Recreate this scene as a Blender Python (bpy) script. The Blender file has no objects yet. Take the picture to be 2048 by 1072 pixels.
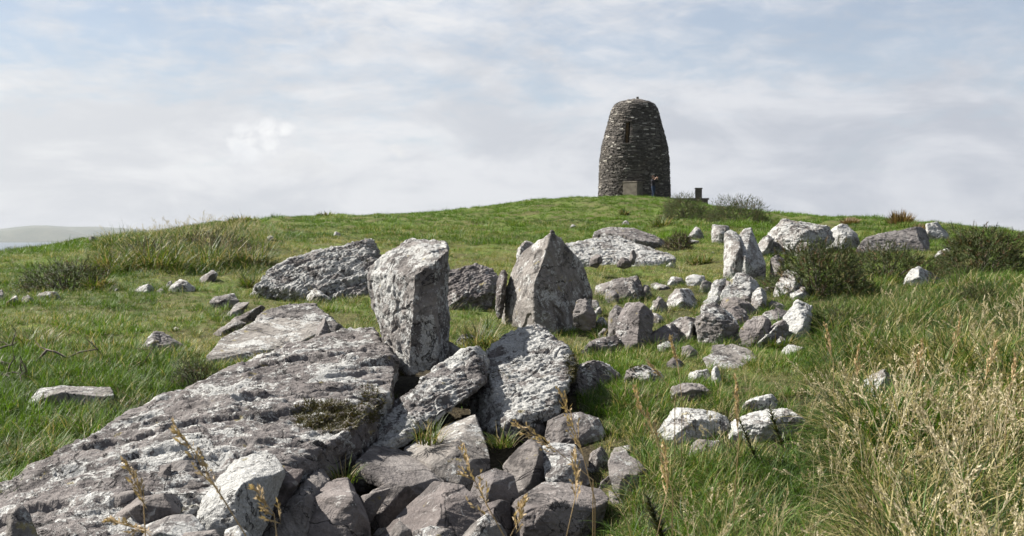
import bpy, bmesh, math, random
import numpy as np
from mathutils import Vector, Matrix
from mathutils.bvhtree import BVHTree

SC = bpy.context.scene
COL = SC.collection
random.seed(7)
RNG = np.random.default_rng(11)

# ------------------------------------------------------------------ camera
F = 1967.0                      # focal length in photograph pixels (2048 wide)
HY = 462.0                      # eye-level row
PITCH = math.atan((536 - HY) / F)
CAM = Vector((0, 0, 1.10))
cam = bpy.data.cameras.new('camera')
cam.sensor_width = 23.6
cam.lens = 23.6 * F / 2048
cam.clip_start = 0.05
cam.clip_end = 90000
cam.dof.use_dof = True
cam.dof.focus_distance = 5.8
cam.dof.aperture_fstop = 6.3
cam_ob = bpy.data.objects.new('camera', cam)
COL.objects.link(cam_ob)
cam_ob.location = CAM
cam_ob.rotation_euler = (math.pi / 2 - PITCH, 0, 0)
SC.camera = cam_ob

# ------------------------------------------------------------------ sun, sky, exposure
SUN_EL = math.radians(43)
SUN_OFF = math.radians(20)      # the sun stands left of and beyond the hill
SUN_DIR = Vector((-math.cos(SUN_OFF) * math.cos(SUN_EL), math.sin(SUN_OFF) * math.cos(SUN_EL), math.sin(SUN_EL)))
sun = bpy.data.lights.new('sun', 'SUN')
sun.energy = 5.0
sun.angle = math.radians(0.55)
sun.color = (1.0, 0.955, 0.88)
sun_ob = bpy.data.objects.new('sun', sun)
COL.objects.link(sun_ob)
sun_ob.rotation_euler = (-SUN_DIR).to_track_quat('-Z', 'Y').to_euler()
sun_ob.location = (-20, 10, 25)
SC.view_settings.view_transform = 'Standard'
SC.view_settings.look = 'None'
SC.view_settings.gamma = 1.0
SC.view_settings.exposure = 1.45
SC.view_settings.use_curve_mapping = False
SC.cycles.max_bounces = 6
SC.cycles.diffuse_bounces = 3
SC.cycles.transmission_bounces = 3
SC.cycles.volume_bounces = 0
SC.cycles.transparent_max_bounces = 6
SC.cycles.use_denoising = True


class NT:
    """small helper round a node tree"""
    def __init__(s, tree):
        s.t = tree
        tree.nodes.clear()

    def n(s, typ, ins=None, **kw):
        nd = s.t.nodes.new(typ)
        for k, v in kw.items():
            setattr(nd, k, v)
        for k, v in (ins or {}).items():
            sock = nd.inputs[k]
            if hasattr(v, 'is_output') or isinstance(v, bpy.types.NodeSocket):
                s.t.links.new(v, sock)
            else:
                sock.default_value = v
        return nd

    def math(s, op, a, b=0.0, c=0.0, clamp=False):
        nd = s.n('ShaderNodeMath', {0: a, 1: b, 2: c}, operation=op)
        nd.use_clamp = clamp
        return nd.outputs[0]

    def vmath(s, op, a, b=(0, 0, 0)):
        nd = s.n('ShaderNodeVectorMath', {0: a, 1: b}, operation=op)
        return nd.outputs['Value'] if op in ('DOT_PRODUCT', 'LENGTH') else nd.outputs[0]

    def mix(s, f, a, b, mode='MIX'):
        nd = s.n('ShaderNodeMix', data_type='RGBA', blend_type=mode)
        for k, v in ((0, f), (6, a), (7, b)):
            if isinstance(v, bpy.types.NodeSocket):
                s.t.links.new(v, nd.inputs[k])
            else:
                nd.inputs[k].default_value = v if k == 0 else (*v[:3], 1)
        return nd.outputs[2]

    def noise(s, vec, scale, detail=4, rough=0.55, dist=0.0):
        nd = s.n('ShaderNodeTexNoise', {'Vector': vec, 'Scale': scale, 'Detail': detail, 'Roughness': rough, 'Distortion': dist})
        return nd.outputs[0]

    def rng(s, v, a, b, c=0.0, d=1.0, smooth=True):
        nd = s.n('ShaderNodeMapRange', {0: v, 1: a, 2: b, 3: c, 4: d})
        nd.interpolation_type = 'SMOOTHSTEP' if smooth else 'LINEAR'
        return nd.outputs[0]

    def ramp(s, v, stops):
        nd = s.n('ShaderNodeValToRGB', {0: v})
        el = nd.color_ramp.elements
        while len(el) < len(stops):
            el.new(0.5)
        for e, (p, c) in zip(el, stops):
            e.position = p
            e.color = (*c[:3], 1)
        return nd.outputs[0]


def pix_dir(px, py):
    xc, yc = (px - 1024) / F, (536 - py) / F
    return Vector((xc, math.cos(PITCH) + yc * math.sin(PITCH), -math.sin(PITCH) + yc * math.cos(PITCH)))


def P(px, py, Y):
    d = pix_dir(px, py)
    return CAM + d * (Y / d.y)


world = bpy.data.worlds.new('World')
SC.world = world
world.use_nodes = True
w = NT(world.node_tree)
SKY_K = 0.05
tc = w.n('ShaderNodeTexCoord').outputs['Generated']
dirn = w.vmath('NORMALIZE', tc)
sky = w.n('ShaderNodeTexSky', sky_type='NISHITA')
sky.sun_disc = False
sky.sun_elevation = SUN_EL
sky.sun_rotation = math.atan2(SUN_DIR.x, SUN_DIR.y)
sky.dust_density = 0.6
sky.ozone_density = 2.0
sep = w.n('ShaderNodeSeparateXYZ', {0: dirn})
dx, dy, dz = sep.outputs
den = w.math('ADD', w.math('MAXIMUM', dz, 0.0), 0.26)
pl = w.n('ShaderNodeCombineXYZ', {0: w.math('DIVIDE', dx, den), 1: w.math('DIVIDE', dy, den), 2: 0.0}).outputs[0]
mp = w.n('ShaderNodeMapping', {'Vector': pl, 'Rotation': (0, 0, math.radians(-35)), 'Scale': (0.9, 1.45, 1)}).outputs[0]
# streaks of thin high cloud, breaking up into small tufts
mpd = w.n('ShaderNodeMapping', {'Vector': dirn, 'Rotation': (0, math.radians(-24), 0), 'Scale': (3.0, 3.0, 8.0)}).outputs[0]
nA = w.math('ADD', w.math('MULTIPLY', w.noise(mpd, 1.25, 9, 0.60, 0.9), 0.62), w.math('MULTIPLY', w.noise(mp, 2.1, 7, 0.58, 1.1), 0.38))
nB = w.noise(pl, 0.9, 4, 0.5, 0.3)
mp2 = w.n('ShaderNodeMapping', {'Vector': pl, 'Location': (3.1, 1.7, 0), 'Rotation': (0, 0, math.radians(15)), 'Scale': (1.0, 1.25, 1)}).outputs[0]
nC = w.noise(mpd, 6.5, 8, 0.60, 0.5)
sunH = Vector((SUN_DIR.x, SUN_DIR.y, 0)).normalized()
sd = w.vmath('DOT_PRODUCT', dirn, tuple(SUN_DIR))
glow = w.rng(sd, 0.08, 0.76, 0.0, 1.0, smooth=False)
dens = w.math('ADD', w.math('MULTIPLY', nA, 0.62), w.math('MULTIPLY', nB, 0.38))
dens = w.math('ADD', dens, w.math('MULTIPLY', w.math('SUBTRACT', nC, 0.5), 0.30))
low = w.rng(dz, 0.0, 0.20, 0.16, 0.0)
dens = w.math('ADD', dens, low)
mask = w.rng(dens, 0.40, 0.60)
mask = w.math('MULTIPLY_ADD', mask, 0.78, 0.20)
mask = w.math('MULTIPLY', mask, w.rng(dz, 0.25, 0.75, 1.0, 0.55))   # veil thinned overhead, out of view, to cut the sky's fill light
# cloud brightness: whiter towards the sun, thick parts grey
thick = w.noise(mpd, 2.1, 8, 0.60, 0.7)
nD = w.noise(w.n('ShaderNodeMapping', {'Vector': dirn, 'Scale': (5, 5, 15)}).outputs[0], 1.0, 6, 0.55, 0.4)
shade = w.math('ADD', w.math('MULTIPLY', thick, 0.55), w.math('MULTIPLY', nD, 0.45))
shade = w.rng(shade, 0.40, 0.60)
cdark = w.mix(glow, (4.0, 4.25, 4.75), (5.9, 6.0, 6.15))
clite = w.mix(glow, (5.4, 5.55, 5.9), (7.1, 7.1, 7.1))
cloud = w.mix(shade, cdark, clite)
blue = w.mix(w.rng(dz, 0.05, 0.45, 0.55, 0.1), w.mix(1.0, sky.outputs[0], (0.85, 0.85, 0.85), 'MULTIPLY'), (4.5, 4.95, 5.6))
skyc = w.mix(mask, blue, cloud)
# heaped fair-weather clouds standing low over the sea
nE = w.noise(w.n('ShaderNodeMapping', {'Vector': dirn, 'Scale': (1, 1, 1.25)}).outputs[0], 42, 8, 0.60, 0.35)


def heap(col, lobes, soft, bright, amt):
    """a cloud of round lobes (column, row, radius) with a ragged rim and a greyer foot"""
    best = None
    for px, py, r in lobes:
        df = w.vmath('MULTIPLY', w.vmath('SUBTRACT', dirn, tuple(pix_dir(px, py).normalized())), (F / r, 0, F / (r * .85)))
        d = w.vmath('LENGTH', df)
        best = d if best is None else w.math('SMOOTH_MIN', best, d, 0.35)
    r_ = w.math('ADD', best, w.math('MULTIPLY', w.math('SUBTRACT', nE, 0.5), 3.6))
    m = w.rng(r_, 1.10, 1.10 - soft, 0.0, amt)
    cy = sum(l[1] for l in lobes) / len(lobes)
    cz = pix_dir(lobes[0][0], cy).normalized().z
    up = w.rng(w.math('SUBTRACT', dz, cz), -0.022, 0.022)
    sh = w.math('ADD', w.math('MULTIPLY', w.rng(nE, 0.34, 0.64), 0.6), w.math('MULTIPLY', up, 0.4))
    cc = w.mix(sh, tuple(bright * k for k in (0.84, 0.86, 0.89)), tuple(bright * k for k in (1, 1, 1)))
    return w.mix(m, col, cc)


skyc = heap(skyc, [(590, 322, 46), (640, 340, 34), (560, 330, 40)], 1.0, 6.4, 0.6)
skyc = heap(skyc, [(536, 264, 30), (568, 262, 22), (500, 282, 30), (470, 288, 24), (540, 294, 40), (505, 305, 26)], 0.95, 7.5, 0.92)
skyc = heap(skyc, [(790, 298, 14), (800, 308, 12)], 0.6, 6.6, 0.85)
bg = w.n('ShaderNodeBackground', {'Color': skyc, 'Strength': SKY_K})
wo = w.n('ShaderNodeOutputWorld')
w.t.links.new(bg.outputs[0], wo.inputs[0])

# ------------------------------------------------------------------ numpy noise
_perm = np.random.default_rng(3).permutation(512).astype(np.int64)
_perm = np.concatenate([_perm, _perm, _perm])
_grad = np.random.default_rng(4).normal(size=(512, 3))
_grad /= np.linalg.norm(_grad, axis=1)[:, None]


def pnoise(p):
    """gradient noise of an (n,3) array, about -0.7..0.7"""
    i = np.floor(p).astype(np.int64)
    f = p - i
    u = f * f * f * (f * (f * 6 - 15) + 10)
    i &= 511
    out = np.zeros(len(p))
    for cx in (0, 1):
        wx = u[:, 0] if cx else 1 - u[:, 0]
        hx = _perm[(i[:, 0] + cx) & 511]
        for cy in (0, 1):
            wy = wx * (u[:, 1] if cy else 1 - u[:, 1])
            hy = _perm[(hx + i[:, 1] + cy) & 511]
            for cz in (0, 1):
                g = _grad[_perm[(hy + i[:, 2] + cz) & 511]]
                d = g[:, 0] * (f[:, 0] - cx) + g[:, 1] * (f[:, 1] - cy) + g[:, 2] * (f[:, 2] - cz)
                out += wy * (u[:, 2] if cz else 1 - u[:, 2]) * d
    return out


def fbm(p, oct=4, gain=0.5, ridged=False):
    s, a, q = np.zeros(len(p)), 1.0, p.copy()
    for _ in range(oct):
        v = pnoise(q)
        if ridged:
            v = 0.5 - 2 * np.abs(v)
        s += a * v
        a *= gain
        q = q * 2.03 + 17.7
    return s


def sstep(a, b, x):
    t = np.clip((x - a) / (b - a), 0, 1)
    return t * t * (3 - 2 * t)


# ------------------------------------------------------------------ the lie of the land
COLS = np.array([-300, 0, 200, 330, 450, 640, 900, 1100, 1270, 1450, 1650, 1850, 2050, 2350], float)
ROWS = [
    (3.2,  [1075, 1078, 1085, 1110, 1160, 1180, 1180, 1170, 1120, 1085, 1075, 1075, 1075, 1075]),
    (4.3,  [905, 905, 905, 912, 930, 945, 950, 940, 915, 895, 890, 890, 890, 890]),
    (5.5,  [775, 775, 775, 780, 785, 788, 788, 780, 768, 760, 755, 750, 750, 750]),
    (7.5,  [668, 668, 668, 668, 665, 662, 662, 662, 662, 660, 655, 650, 650, 650]),
    (10,   [592, 592, 592, 592, 592, 590, 590, 590, 590, 590, 588, 586, 586, 586]),
    (13,   [550, 546, 545, 545, 545, 545, 545, 545, 545, 545, 545, 545, 542, 542]),
    (18,   [540, 520, 500, 480, 478, 500, 503, 503, 503, 503, 500, 500, 500, 500]),
    (28,   [545, 512, 486, 472, 456, 462, 466, 468, 468, 468, 466, 466, 475, 480]),
    (45,   [560, 518, 492, 470, 450, 442, 442, 443, 443, 443, 442, 450, 470, 480]),
    (60,   [565, 518, 494, 468, 448, 437, 430, 418, 415, 424, 436, 449, 475, 490]),
    (80,   [585, 535, 510, 480, 458, 445, 424, 401, 395, 418, 440, 456, 485, 500]),
    (105,  [620, 570, 545, 510, 490, 470, 445, 425, 415, 435, 458, 475, 505, 520])]
_lx, _tab = [], []
for Y, pys in ROWS:
    _lx.append(math.log(Y))
    _tab.append([P(1024, py, Y).z for py in pys])
_lx, _tab = np.array(_lx), np.array(_tab)


def _herm(x, y, q):
    """monotone cubic along axis 0"""
    h = np.diff(x)
    s = np.diff(y, axis=0) / h[:, None]
    m = np.zeros_like(y)
    m[1:-1] = np.where(s[1:] * s[:-1] > 0, 2 * s[1:] * s[:-1] / np.where(np.abs(s[1:] + s[:-1]) < 1e-9, 1e-9, s[1:] + s[:-1]), 0)
    m[0], m[-1] = s[0], s[-1]
    k = np.clip(np.searchsorted(x, q) - 1, 0, len(h) - 1)
    t = ((q - x[k]) / h[k])[:, None]
    hk = h[k][:, None]
    return ((2 * t**3 - 3 * t**2 + 1) * y[k] + (t**3 - 2 * t**2 + t) * hk * m[k] + (-2 * t**3 + 3 * t**2) * y[k + 1] + (t**3 - t**2) * hk * m[k + 1])


NL, NU = 260, 240
_ql = np.linspace(_lx[0], _lx[-1], NL)
_qu = np.linspace(COLS[0], COLS[-1], NU)
_T = _herm(COLS, _herm(_lx, _tab, _ql).T, _qu).T


def ground0(x, y):
    x, y = np.asarray(x, float), np.asarray(y, float)
    r = np.sqrt(x * x + y * y)
    Y = np.maximum(y, 0.05)
    px = np.clip(1024 + F * x / np.maximum(Y, 2.4), COLS[0], COLS[-1])
    lq = np.log(np.clip(Y, 3.2, 105))
    a = (lq - _lx[0]) / (_lx[-1] - _lx[0]) * (NL - 1)
    b = (px - COLS[0]) / (COLS[-1] - COLS[0]) * (NU - 1)
    i = np.clip(a.astype(int), 0, NL - 2)
    j = np.clip(b.astype(int), 0, NU - 2)
    fa, fb = a - i, b - j
    z = (_T[i, j] * (1 - fa) * (1 - fb) + _T[i + 1, j] * fa * (1 - fb) + _T[i, j + 1] * (1 - fa) * fb + _T[i + 1, j + 1] * fa * fb)
    z = z - 0.05 * np.clip(3.2 - y, 0, 30)
    side = np.maximum(np.abs(x) - 0.75 * np.maximum(y, 0) - 8, 0)
    z = z - side * 0.12 - np.maximum(r - 98, 0) * 0.36
    return np.maximum(z, -160)


def ground(x, y):
    x, y = np.asarray(x, float), np.asarray(y, float)
    z = ground0(x, y)
    r = np.sqrt(x * x + y * y)
    p = np.stack([x, y, np.zeros_like(x)], -1).reshape(-1, 3)
    b1 = fbm(p * 0.9 + 5.3, 3).reshape(x.shape)
    b2 = fbm(p * 0.22 + 9.1, 2).reshape(x.shape)
    a1 = 0.04 + 0.05 * sstep(5, 9, r) + 0.08 * sstep(9, 25, r)
    b3 = np.maximum(fbm(p * 0.55 + 2.7, 3).reshape(x.shape), -.1) * 0.30 * sstep(16, 40, r) * (1 - .5 * sstep(60, 78, r))
    return z + b3 + b1 * a1 + b2 * 0.22 * sstep(10, 40, r) * (1 - 0.7 * sstep(55, 75, r))


def gz(x, y):
    return float(ground(np.array([x]), np.array([y]))[0])


def depth_at(px, py, lo=2.0, hi=88.0):
    d = pix_dir(px, py)
    Y = np.exp(np.linspace(math.log(lo), math.log(hi), 500))
    k = Y / d.y
    x, z = CAM.x + d.x * k, CAM.z + d.z * k
    g = ground(x, Y)
    hit = np.nonzero(z < g)[0]
    return float(Y[hit[0]]) if len(hit) else hi


def to_pix(x, y, z):
    """photograph pixel of world points (arrays)"""
    dy_, dz_ = np.maximum(y - CAM.y, 1e-3), z - CAM.z
    dep = dy_ * math.cos(PITCH) - dz_ * math.sin(PITCH)
    up = dz_ * math.cos(PITCH) + dy_ * math.sin(PITCH)
    return 1024 + F * (x - CAM.x) / dep, 536 - F * up / dep


# ------------------------------------------------------------------ object helpers
def tag(o, label=None, cat=None, group=None, kind=None):
    for k, v in (('label', label), ('category', cat), ('group', group), ('kind', kind)):
        if v:
            o[k] = v
    return o


def link(name, me, mat=None, parent=None, loc=None):
    o = bpy.data.objects.new(name, me)
    COL.objects.link(o)
    if mat:
        for m in (mat if isinstance(mat, (list, tuple)) else [mat]):
            me.materials.append(m)
    if parent:
        o.parent = parent
    if loc is not None:
        o.location = loc
    return o


def empty(name, loc):
    o = bpy.data.objects.new(name, None)
    COL.objects.link(o)
    o.location = loc
    o.empty_display_size = 0.1
    return o


def mesh_np(name, V, faces, smooth=False):
    me = bpy.data.meshes.new(name)
    me.from_pydata([tuple(v) for v in V] if not isinstance(V, list) else V, [], faces)
    if smooth:
        me.polygons.foreach_set('use_smooth', [True] * len(me.polygons))
    me.update()
    return me


def mesh_quads(name, V, Q, smooth=False):
    """fast mesh from numpy vertices and an (n,4) or (n,3) face array"""
    me = bpy.data.meshes.new(name)
    V, Q = np.asarray(V, np.float32), np.asarray(Q, np.int32)
    k = Q.shape[1]
    me.vertices.add(len(V))
    me.vertices.foreach_set('co', V.ravel())
    me.loops.add(Q.size)
    me.loops.foreach_set('vertex_index', Q.ravel())
    me.polygons.add(len(Q))
    me.polygons.foreach_set('loop_start', np.arange(len(Q), dtype=np.int32) * k)
    me.polygons.foreach_set('use_smooth', np.full(len(Q), smooth))
    me.update(calc_edges=True)
    return me


def vattr(me, name, vals, dom='POINT'):
    vals = np.asarray(vals, np.float32)
    if vals.ndim == 1:
        a = me.attributes.new(name, 'FLOAT', dom)
        a.data.foreach_set('value', vals)
    else:
        a = me.attributes.new(name, 'FLOAT_VECTOR', dom)
        a.data.foreach_set('vector', vals.ravel())


def new_mat(name):
    m = bpy.data.materials.new(name)
    m.use_nodes = True
    return m, NT(m.node_tree)


def finish(t, shader, disp=None):
    o = t.n('ShaderNodeOutputMaterial')
    t.t.links.new(shader, o.inputs[0])

# ------------------------------------------------------------------ materials
def rock_material():
    m, t = new_mat('weathered_sandstone')
    co = t.n('ShaderNodeTexCoord').outputs['Object']
    rnd = t.n('ShaderNodeObjectInfo').outputs['Random']
    off = t.n('ShaderNodeCombineXYZ', {0: t.math('MULTIPLY', rnd, 37.0), 1: t.math('MULTIPLY', rnd, 91.0), 2: t.math('MULTIPLY', rnd, 53.0)}).outputs[0]
    p = t.vmath('ADD', co, off)
    att = lambda k: t.n('ShaderNodeAttribute', attribute_type='OBJECT', attribute_name=k).outputs['Fac']
    lich, tone, grain = att('lichen'), att('tone'), att('grain')
    n1 = t.noise(p, 3.2, 6, 0.6, 0.4)
    n2 = t.noise(p, 13, 6, 0.65)
    n3 = t.noise(p, 60, 4, 0.6)
    n4 = t.noise(p, 190, 3, 0.6)
    cool = t.ramp(n1, [(0.30, (0.066, 0.060, 0.060)), (0.5, (0.122, 0.111, 0.109)), (0.72, (0.190, 0.177, 0.171))])
    warm = t.ramp(n1, [(0.30, (0.110, 0.098, 0.088)), (0.5, (0.185, 0.170, 0.154)), (0.72, (0.255, 0.240, 0.220))])
    base = t.mix(tone, cool, warm)
    brn = t.ramp(n1, [(0.30, (0.068, 0.050, 0.046)), (0.5, (0.125, 0.098, 0.090)), (0.72, (0.185, 0.152, 0.142))])
    base = t.mix(t.math('MULTIPLY', t.math('MULTIPLY', t.math('FRACT', t.math('MULTIPLY', rnd, 11.7)), 0.85), t.math('MULTIPLY', t.math('SUBTRACT', 0.85, lich, clamp=True), t.math('SUBTRACT', 1.0, tone, clamp=True))), base, brn)
    base = t.mix(t.math('MULTIPLY', t.rng(n2, 0.35, 0.68), 0.55), base, t.mix(1.0, base, (0.62, 0.60, 0.60), 'MULTIPLY'))
    base = t.mix(t.math('MULTIPLY', t.rng(n3, 0.45, 0.70), 0.45), base, t.mix(1.0, base, (1.45, 1.42, 1.38), 'MULTIPLY'))
    # rust and dark algae stains
    n5 = t.noise(t.vmath('ADD', p, (7.7, 3.1, 1.9)), 5.0, 6, 0.62, 0.6)
    base = t.mix(t.math('MULTIPLY', t.rng(n5, 0.54, 0.62), 0.65), base, (0.034, 0.030, 0.029))
    # pale crusts of lichen: big blotches broken up by small ones
    n6 = t.noise(t.vmath('ADD', p, (1.3, 9.2, 4.4)), 4.6, 5, 0.58, 0.7)
    n7 = t.noise(t.vmath('ADD', p, (5.3, 2.2, 8.4)), 24, 6, 0.68, 0.3)
    n8 = t.noise(t.vmath('ADD', p, (2.3, 6.2, 0.4)), 95, 4, 0.65)
    lm = t.math('ADD', t.math('MULTIPLY', n6, 0.50), t.math('MULTIPLY', n7, 0.34))
    lm = t.math('ADD', lm, t.math('MULTIPLY', n8, 0.16))
    thr = t.math('MULTIPLY_ADD', lich, -0.25, 0.640)
    lm = t.rng(t.math('SUBTRACT', lm, thr), -0.018, 0.026)
    wcol = t.ramp(n8, [(0.3, (0.22, 0.22, 0.21)), (0.5, (0.35, 0.35, 0.336)), (0.7, (0.49, 0.49, 0.475))])
    col = t.mix(t.math('MULTIPLY', lm, 0.80), base, wcol)
    # dots of white, specks of black
    v = t.n('ShaderNodeTexVoronoi', {'Vector': t.vmath('ADD', p, t.n('ShaderNodeTexNoise', {'Vector': p, 'Scale': 20.0}).outputs[1]), 'Scale': 9.0, 'Randomness': 1.0})
    spot = t.math('MULTIPLY', t.rng(v.outputs['Distance'], 0.30, 0.20), t.rng(n2, 0.50, 0.56))
    col = t.mix(t.math('MULTIPLY', spot, t.math('MULTIPLY', lich, 0.9)), col, (0.42, 0.42, 0.40))
    col = t.mix(t.math('MULTIPLY', t.rng(n4, 0.60, 0.72), 0.75), col, (0.022, 0.020, 0.020))
    # a little ochre lichen
    n9 = t.noise(t.vmath('ADD', p, (3.9, 0.2, 7.4)), 8, 5, 0.6, 0.5)
    col = t.mix(t.math('MULTIPLY', t.rng(n9, 0.655, 0.70), 0.55), col, (0.21, 0.17, 0.05))
    # fine dark cracks and thin quartz veins
    n10 = t.noise(t.vmath('ADD', p, (8.8, 1.2, 3.3)), 3.6, 5, 0.55, 0.8)
    ck = t.rng(t.math('ABSOLUTE', t.math('SUBTRACT', n10, 0.5)), 0.009, 0.003)
    col = t.mix(t.math('MULTIPLY', ck, 0.8), col, (0.018, 0.016, 0.016))
    n11 = t.noise(t.vmath('ADD', p, (2.8, 7.2, 6.3)), 2.3, 4, 0.5, 0.6)
    vn = t.math('MULTIPLY', t.rng(t.math('ABSOLUTE', t.math('SUBTRACT', n11, 0.5)), 0.008, 0.003), t.rng(n2, 0.50, 0.60))
    col = t.mix(t.math('MULTIPLY', vn, 0.40), col, (0.46, 0.45, 0.43))
    bs = t.math('ADD', t.math('MULTIPLY', n3, 0.55), t.math('ADD', t.math('MULTIPLY', n2, 1.2), t.math('MULTIPLY', n4, 0.30)))
    bs = t.math('ADD', bs, t.math('MULTIPLY', lm, 0.14))
    bs = t.math('SUBTRACT', bs, t.math('MULTIPLY', ck, 0.5))
    bmp = t.n('ShaderNodeBump', {'Strength': grain, 'Distance': 0.020, 'Height': bs})
    b = t.n('ShaderNodeBsdfPrincipled', {'Base Color': col, 'Roughness': 0.88, 'Normal': bmp.outputs[0], 'Specular IOR Level': 0.25})
    finish(t, b.outputs[0])
    return m


def plain_mat(name, c1, c2, scale=6.0, rough=0.9, bump=0.3, c3=None):
    m, t = new_mat(name)
    co = t.n('ShaderNodeTexCoord').outputs['Object']
    n1 = t.noise(co, scale, 6, 0.62, 0.3)
    n2 = t.noise(co, scale * 7, 4, 0.6)
    f = t.math('ADD', t.math('MULTIPLY', n1, 0.65), t.math('MULTIPLY', n2, 0.35))
    stops = [(0.36, c1), (0.62, c2)] + ([(0.75, c3)] if c3 else [])
    col = t.ramp(f, stops)
    bmp = t.n('ShaderNodeBump', {'Strength': bump, 'Distance': 0.01, 'Height': f})
    b = t.n('ShaderNodeBsdfPrincipled', {'Base Color': col, 'Roughness': rough, 'Normal': bmp.outputs[0], 'Specular IOR Level': 0.2})
    finish(t, b.outputs[0])
    return m


def leaf_mat(name, lo, hi, dry, trans=0.35, attr='OBJECT', dryamt=0.0):
    """blades and leaves: 'hue' per blade, 'tint' (x = light/dark, y = dryness) per clump"""
    m, t = new_mat(name)
    hue = t.n('ShaderNodeAttribute', attribute_type='GEOMETRY', attribute_name='hue').outputs['Fac']
    if attr == 'INSTANCER':
        tv = t.n('ShaderNodeAttribute', attribute_type='INSTANCER', attribute_name='tint').outputs['Vector']
        s = t.n('ShaderNodeSeparateXYZ', {0: tv})
        tx, ty = s.outputs[0], s.outputs[1]
    else:
        tx, ty = 0.5, dryamt
    f = t.math('ADD', t.math('MULTIPLY', hue, 0.55), t.math('MULTIPLY', tx, 0.45))
    col = t.ramp(f, [(0.12, lo), (0.85, hi)])
    dm = t.rng(t.math('SUBTRACT', ty, t.math('FRACT', t.math('MULTIPLY', hue, 7.31))), -0.06, 0.06)
    dcol = t.ramp(t.math('FRACT', t.math('MULTIPLY', hue, 3.7)), [(0.1, tuple(0.62 * k for k in dry)), (0.9, tuple(1.25 * k for k in dry))])
    col = t.mix(dm, col, dcol)
    d = t.n('ShaderNodeBsdfPrincipled', {'Base Color': col, 'Roughness': 0.55, 'Specular IOR Level': 0.25})
    tr = t.n('ShaderNodeBsdfTranslucent', {'Color': t.mix(1.0, col, (1.25, 1.25, 0.75), 'MULTIPLY')})
    mx = t.n('ShaderNodeMixShader', {0: trans, 1: d.outputs[0], 2: tr.outputs[0]})
    finish(t, mx.outputs[0])
    return m


M_ROCK = rock_material()
M_SOIL = None


def soil_material():
    m, t = new_mat('turf_and_soil')
    co = t.n('ShaderNodeTexCoord').outputs['Object']
    n1 = t.noise(co, 0.55, 6, 0.6, 0.3)
    n2 = t.noise(co, 7.0, 6, 0.65)
    n3 = t.noise(co, 45.0, 4, 0.6)
    g = t.ramp(n2, [(0.3, (0.060, 0.078, 0.016)), (0.5, (0.066, 0.105, 0.018)), (0.7, (0.125, 0.150, 0.036))])
    br = t.ramp(n3, [(0.3, (0.045, 0.042, 0.016)), (0.7, (0.115, 0.110, 0.045))])
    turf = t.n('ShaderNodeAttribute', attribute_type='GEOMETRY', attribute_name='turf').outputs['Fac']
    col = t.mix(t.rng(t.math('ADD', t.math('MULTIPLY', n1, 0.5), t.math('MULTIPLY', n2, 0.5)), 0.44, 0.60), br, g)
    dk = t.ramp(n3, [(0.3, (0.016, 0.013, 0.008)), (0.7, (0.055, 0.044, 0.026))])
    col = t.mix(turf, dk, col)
    bmp = t.n('ShaderNodeBump', {'Strength': 0.8, 'Distance': 0.03, 'Height': t.math('ADD', n3, n2)})
    b = t.n('ShaderNodeBsdfPrincipled', {'Base Color': col, 'Roughness': 0.95, 'Normal': bmp.outputs[0], 'Specular IOR Level': 0.1})
    finish(t, b.outputs[0])
    return m


# ------------------------------------------------------------------ ground, sea, far hills, air
def patch(x, y, f, seed):
    return fbm(np.stack([x * f + seed, y * f, np.zeros_like(x)], -1), 3)


def zones(x, y, z):
    px, py = to_pix(x, y, z)
    d = {}
    d['px'], d['py'] = px, py
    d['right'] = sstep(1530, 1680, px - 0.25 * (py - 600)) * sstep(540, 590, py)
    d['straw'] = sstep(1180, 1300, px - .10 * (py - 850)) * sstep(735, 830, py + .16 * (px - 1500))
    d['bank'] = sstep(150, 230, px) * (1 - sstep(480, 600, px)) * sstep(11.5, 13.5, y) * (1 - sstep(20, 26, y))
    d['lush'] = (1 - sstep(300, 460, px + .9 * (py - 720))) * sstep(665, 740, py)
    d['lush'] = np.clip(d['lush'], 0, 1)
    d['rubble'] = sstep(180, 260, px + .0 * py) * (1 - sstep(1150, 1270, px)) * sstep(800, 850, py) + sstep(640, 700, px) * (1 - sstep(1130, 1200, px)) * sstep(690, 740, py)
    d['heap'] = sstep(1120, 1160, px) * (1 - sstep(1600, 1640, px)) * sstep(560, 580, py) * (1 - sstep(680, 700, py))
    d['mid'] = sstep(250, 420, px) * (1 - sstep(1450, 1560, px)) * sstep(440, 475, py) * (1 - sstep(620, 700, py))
    return d


def build_ground():
    na, nr = 520, 300
    ang = np.concatenate([np.linspace(-0.62, 0.62, 400), np.linspace(0.62, 2 * math.pi - 0.62, na - 400 + 2)[1:-1]])
    rad = np.concatenate([[0.02], np.exp(np.linspace(math.log(0.3), math.log(110), nr - 25)), np.linspace(114, 640, 24)])
    A, R = np.meshgrid(ang, rad, indexing='ij')
    X, Y = R * np.sin(A), R * np.cos(A)
    Z = ground(X, Y)
    n, k = A.shape
    V = np.stack([X, Y, Z], -1).reshape(-1, 3)
    i = np.arange(n)[:, None]
    j = np.arange(k - 1)[None, :]
    a = i * k + j
    b = ((i + 1) % n) * k + j
    Q = np.stack([a, a + 1, b + 1, b], -1).reshape(-1, 4)[:, ::-1]
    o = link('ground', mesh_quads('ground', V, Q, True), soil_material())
    Zg = zones(V[:, 0], np.maximum(V[:, 1], .5), V[:, 2])
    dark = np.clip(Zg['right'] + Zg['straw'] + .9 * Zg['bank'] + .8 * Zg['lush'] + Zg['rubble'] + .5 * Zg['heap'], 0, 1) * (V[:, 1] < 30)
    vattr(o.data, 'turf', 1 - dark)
    # fix orientation
    me = o.data
    if me.polygons[len(me.polygons) // 3].normal.z < 0:
        me.flip_normals()
    tag(o, kind='structure')
    return o


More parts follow.
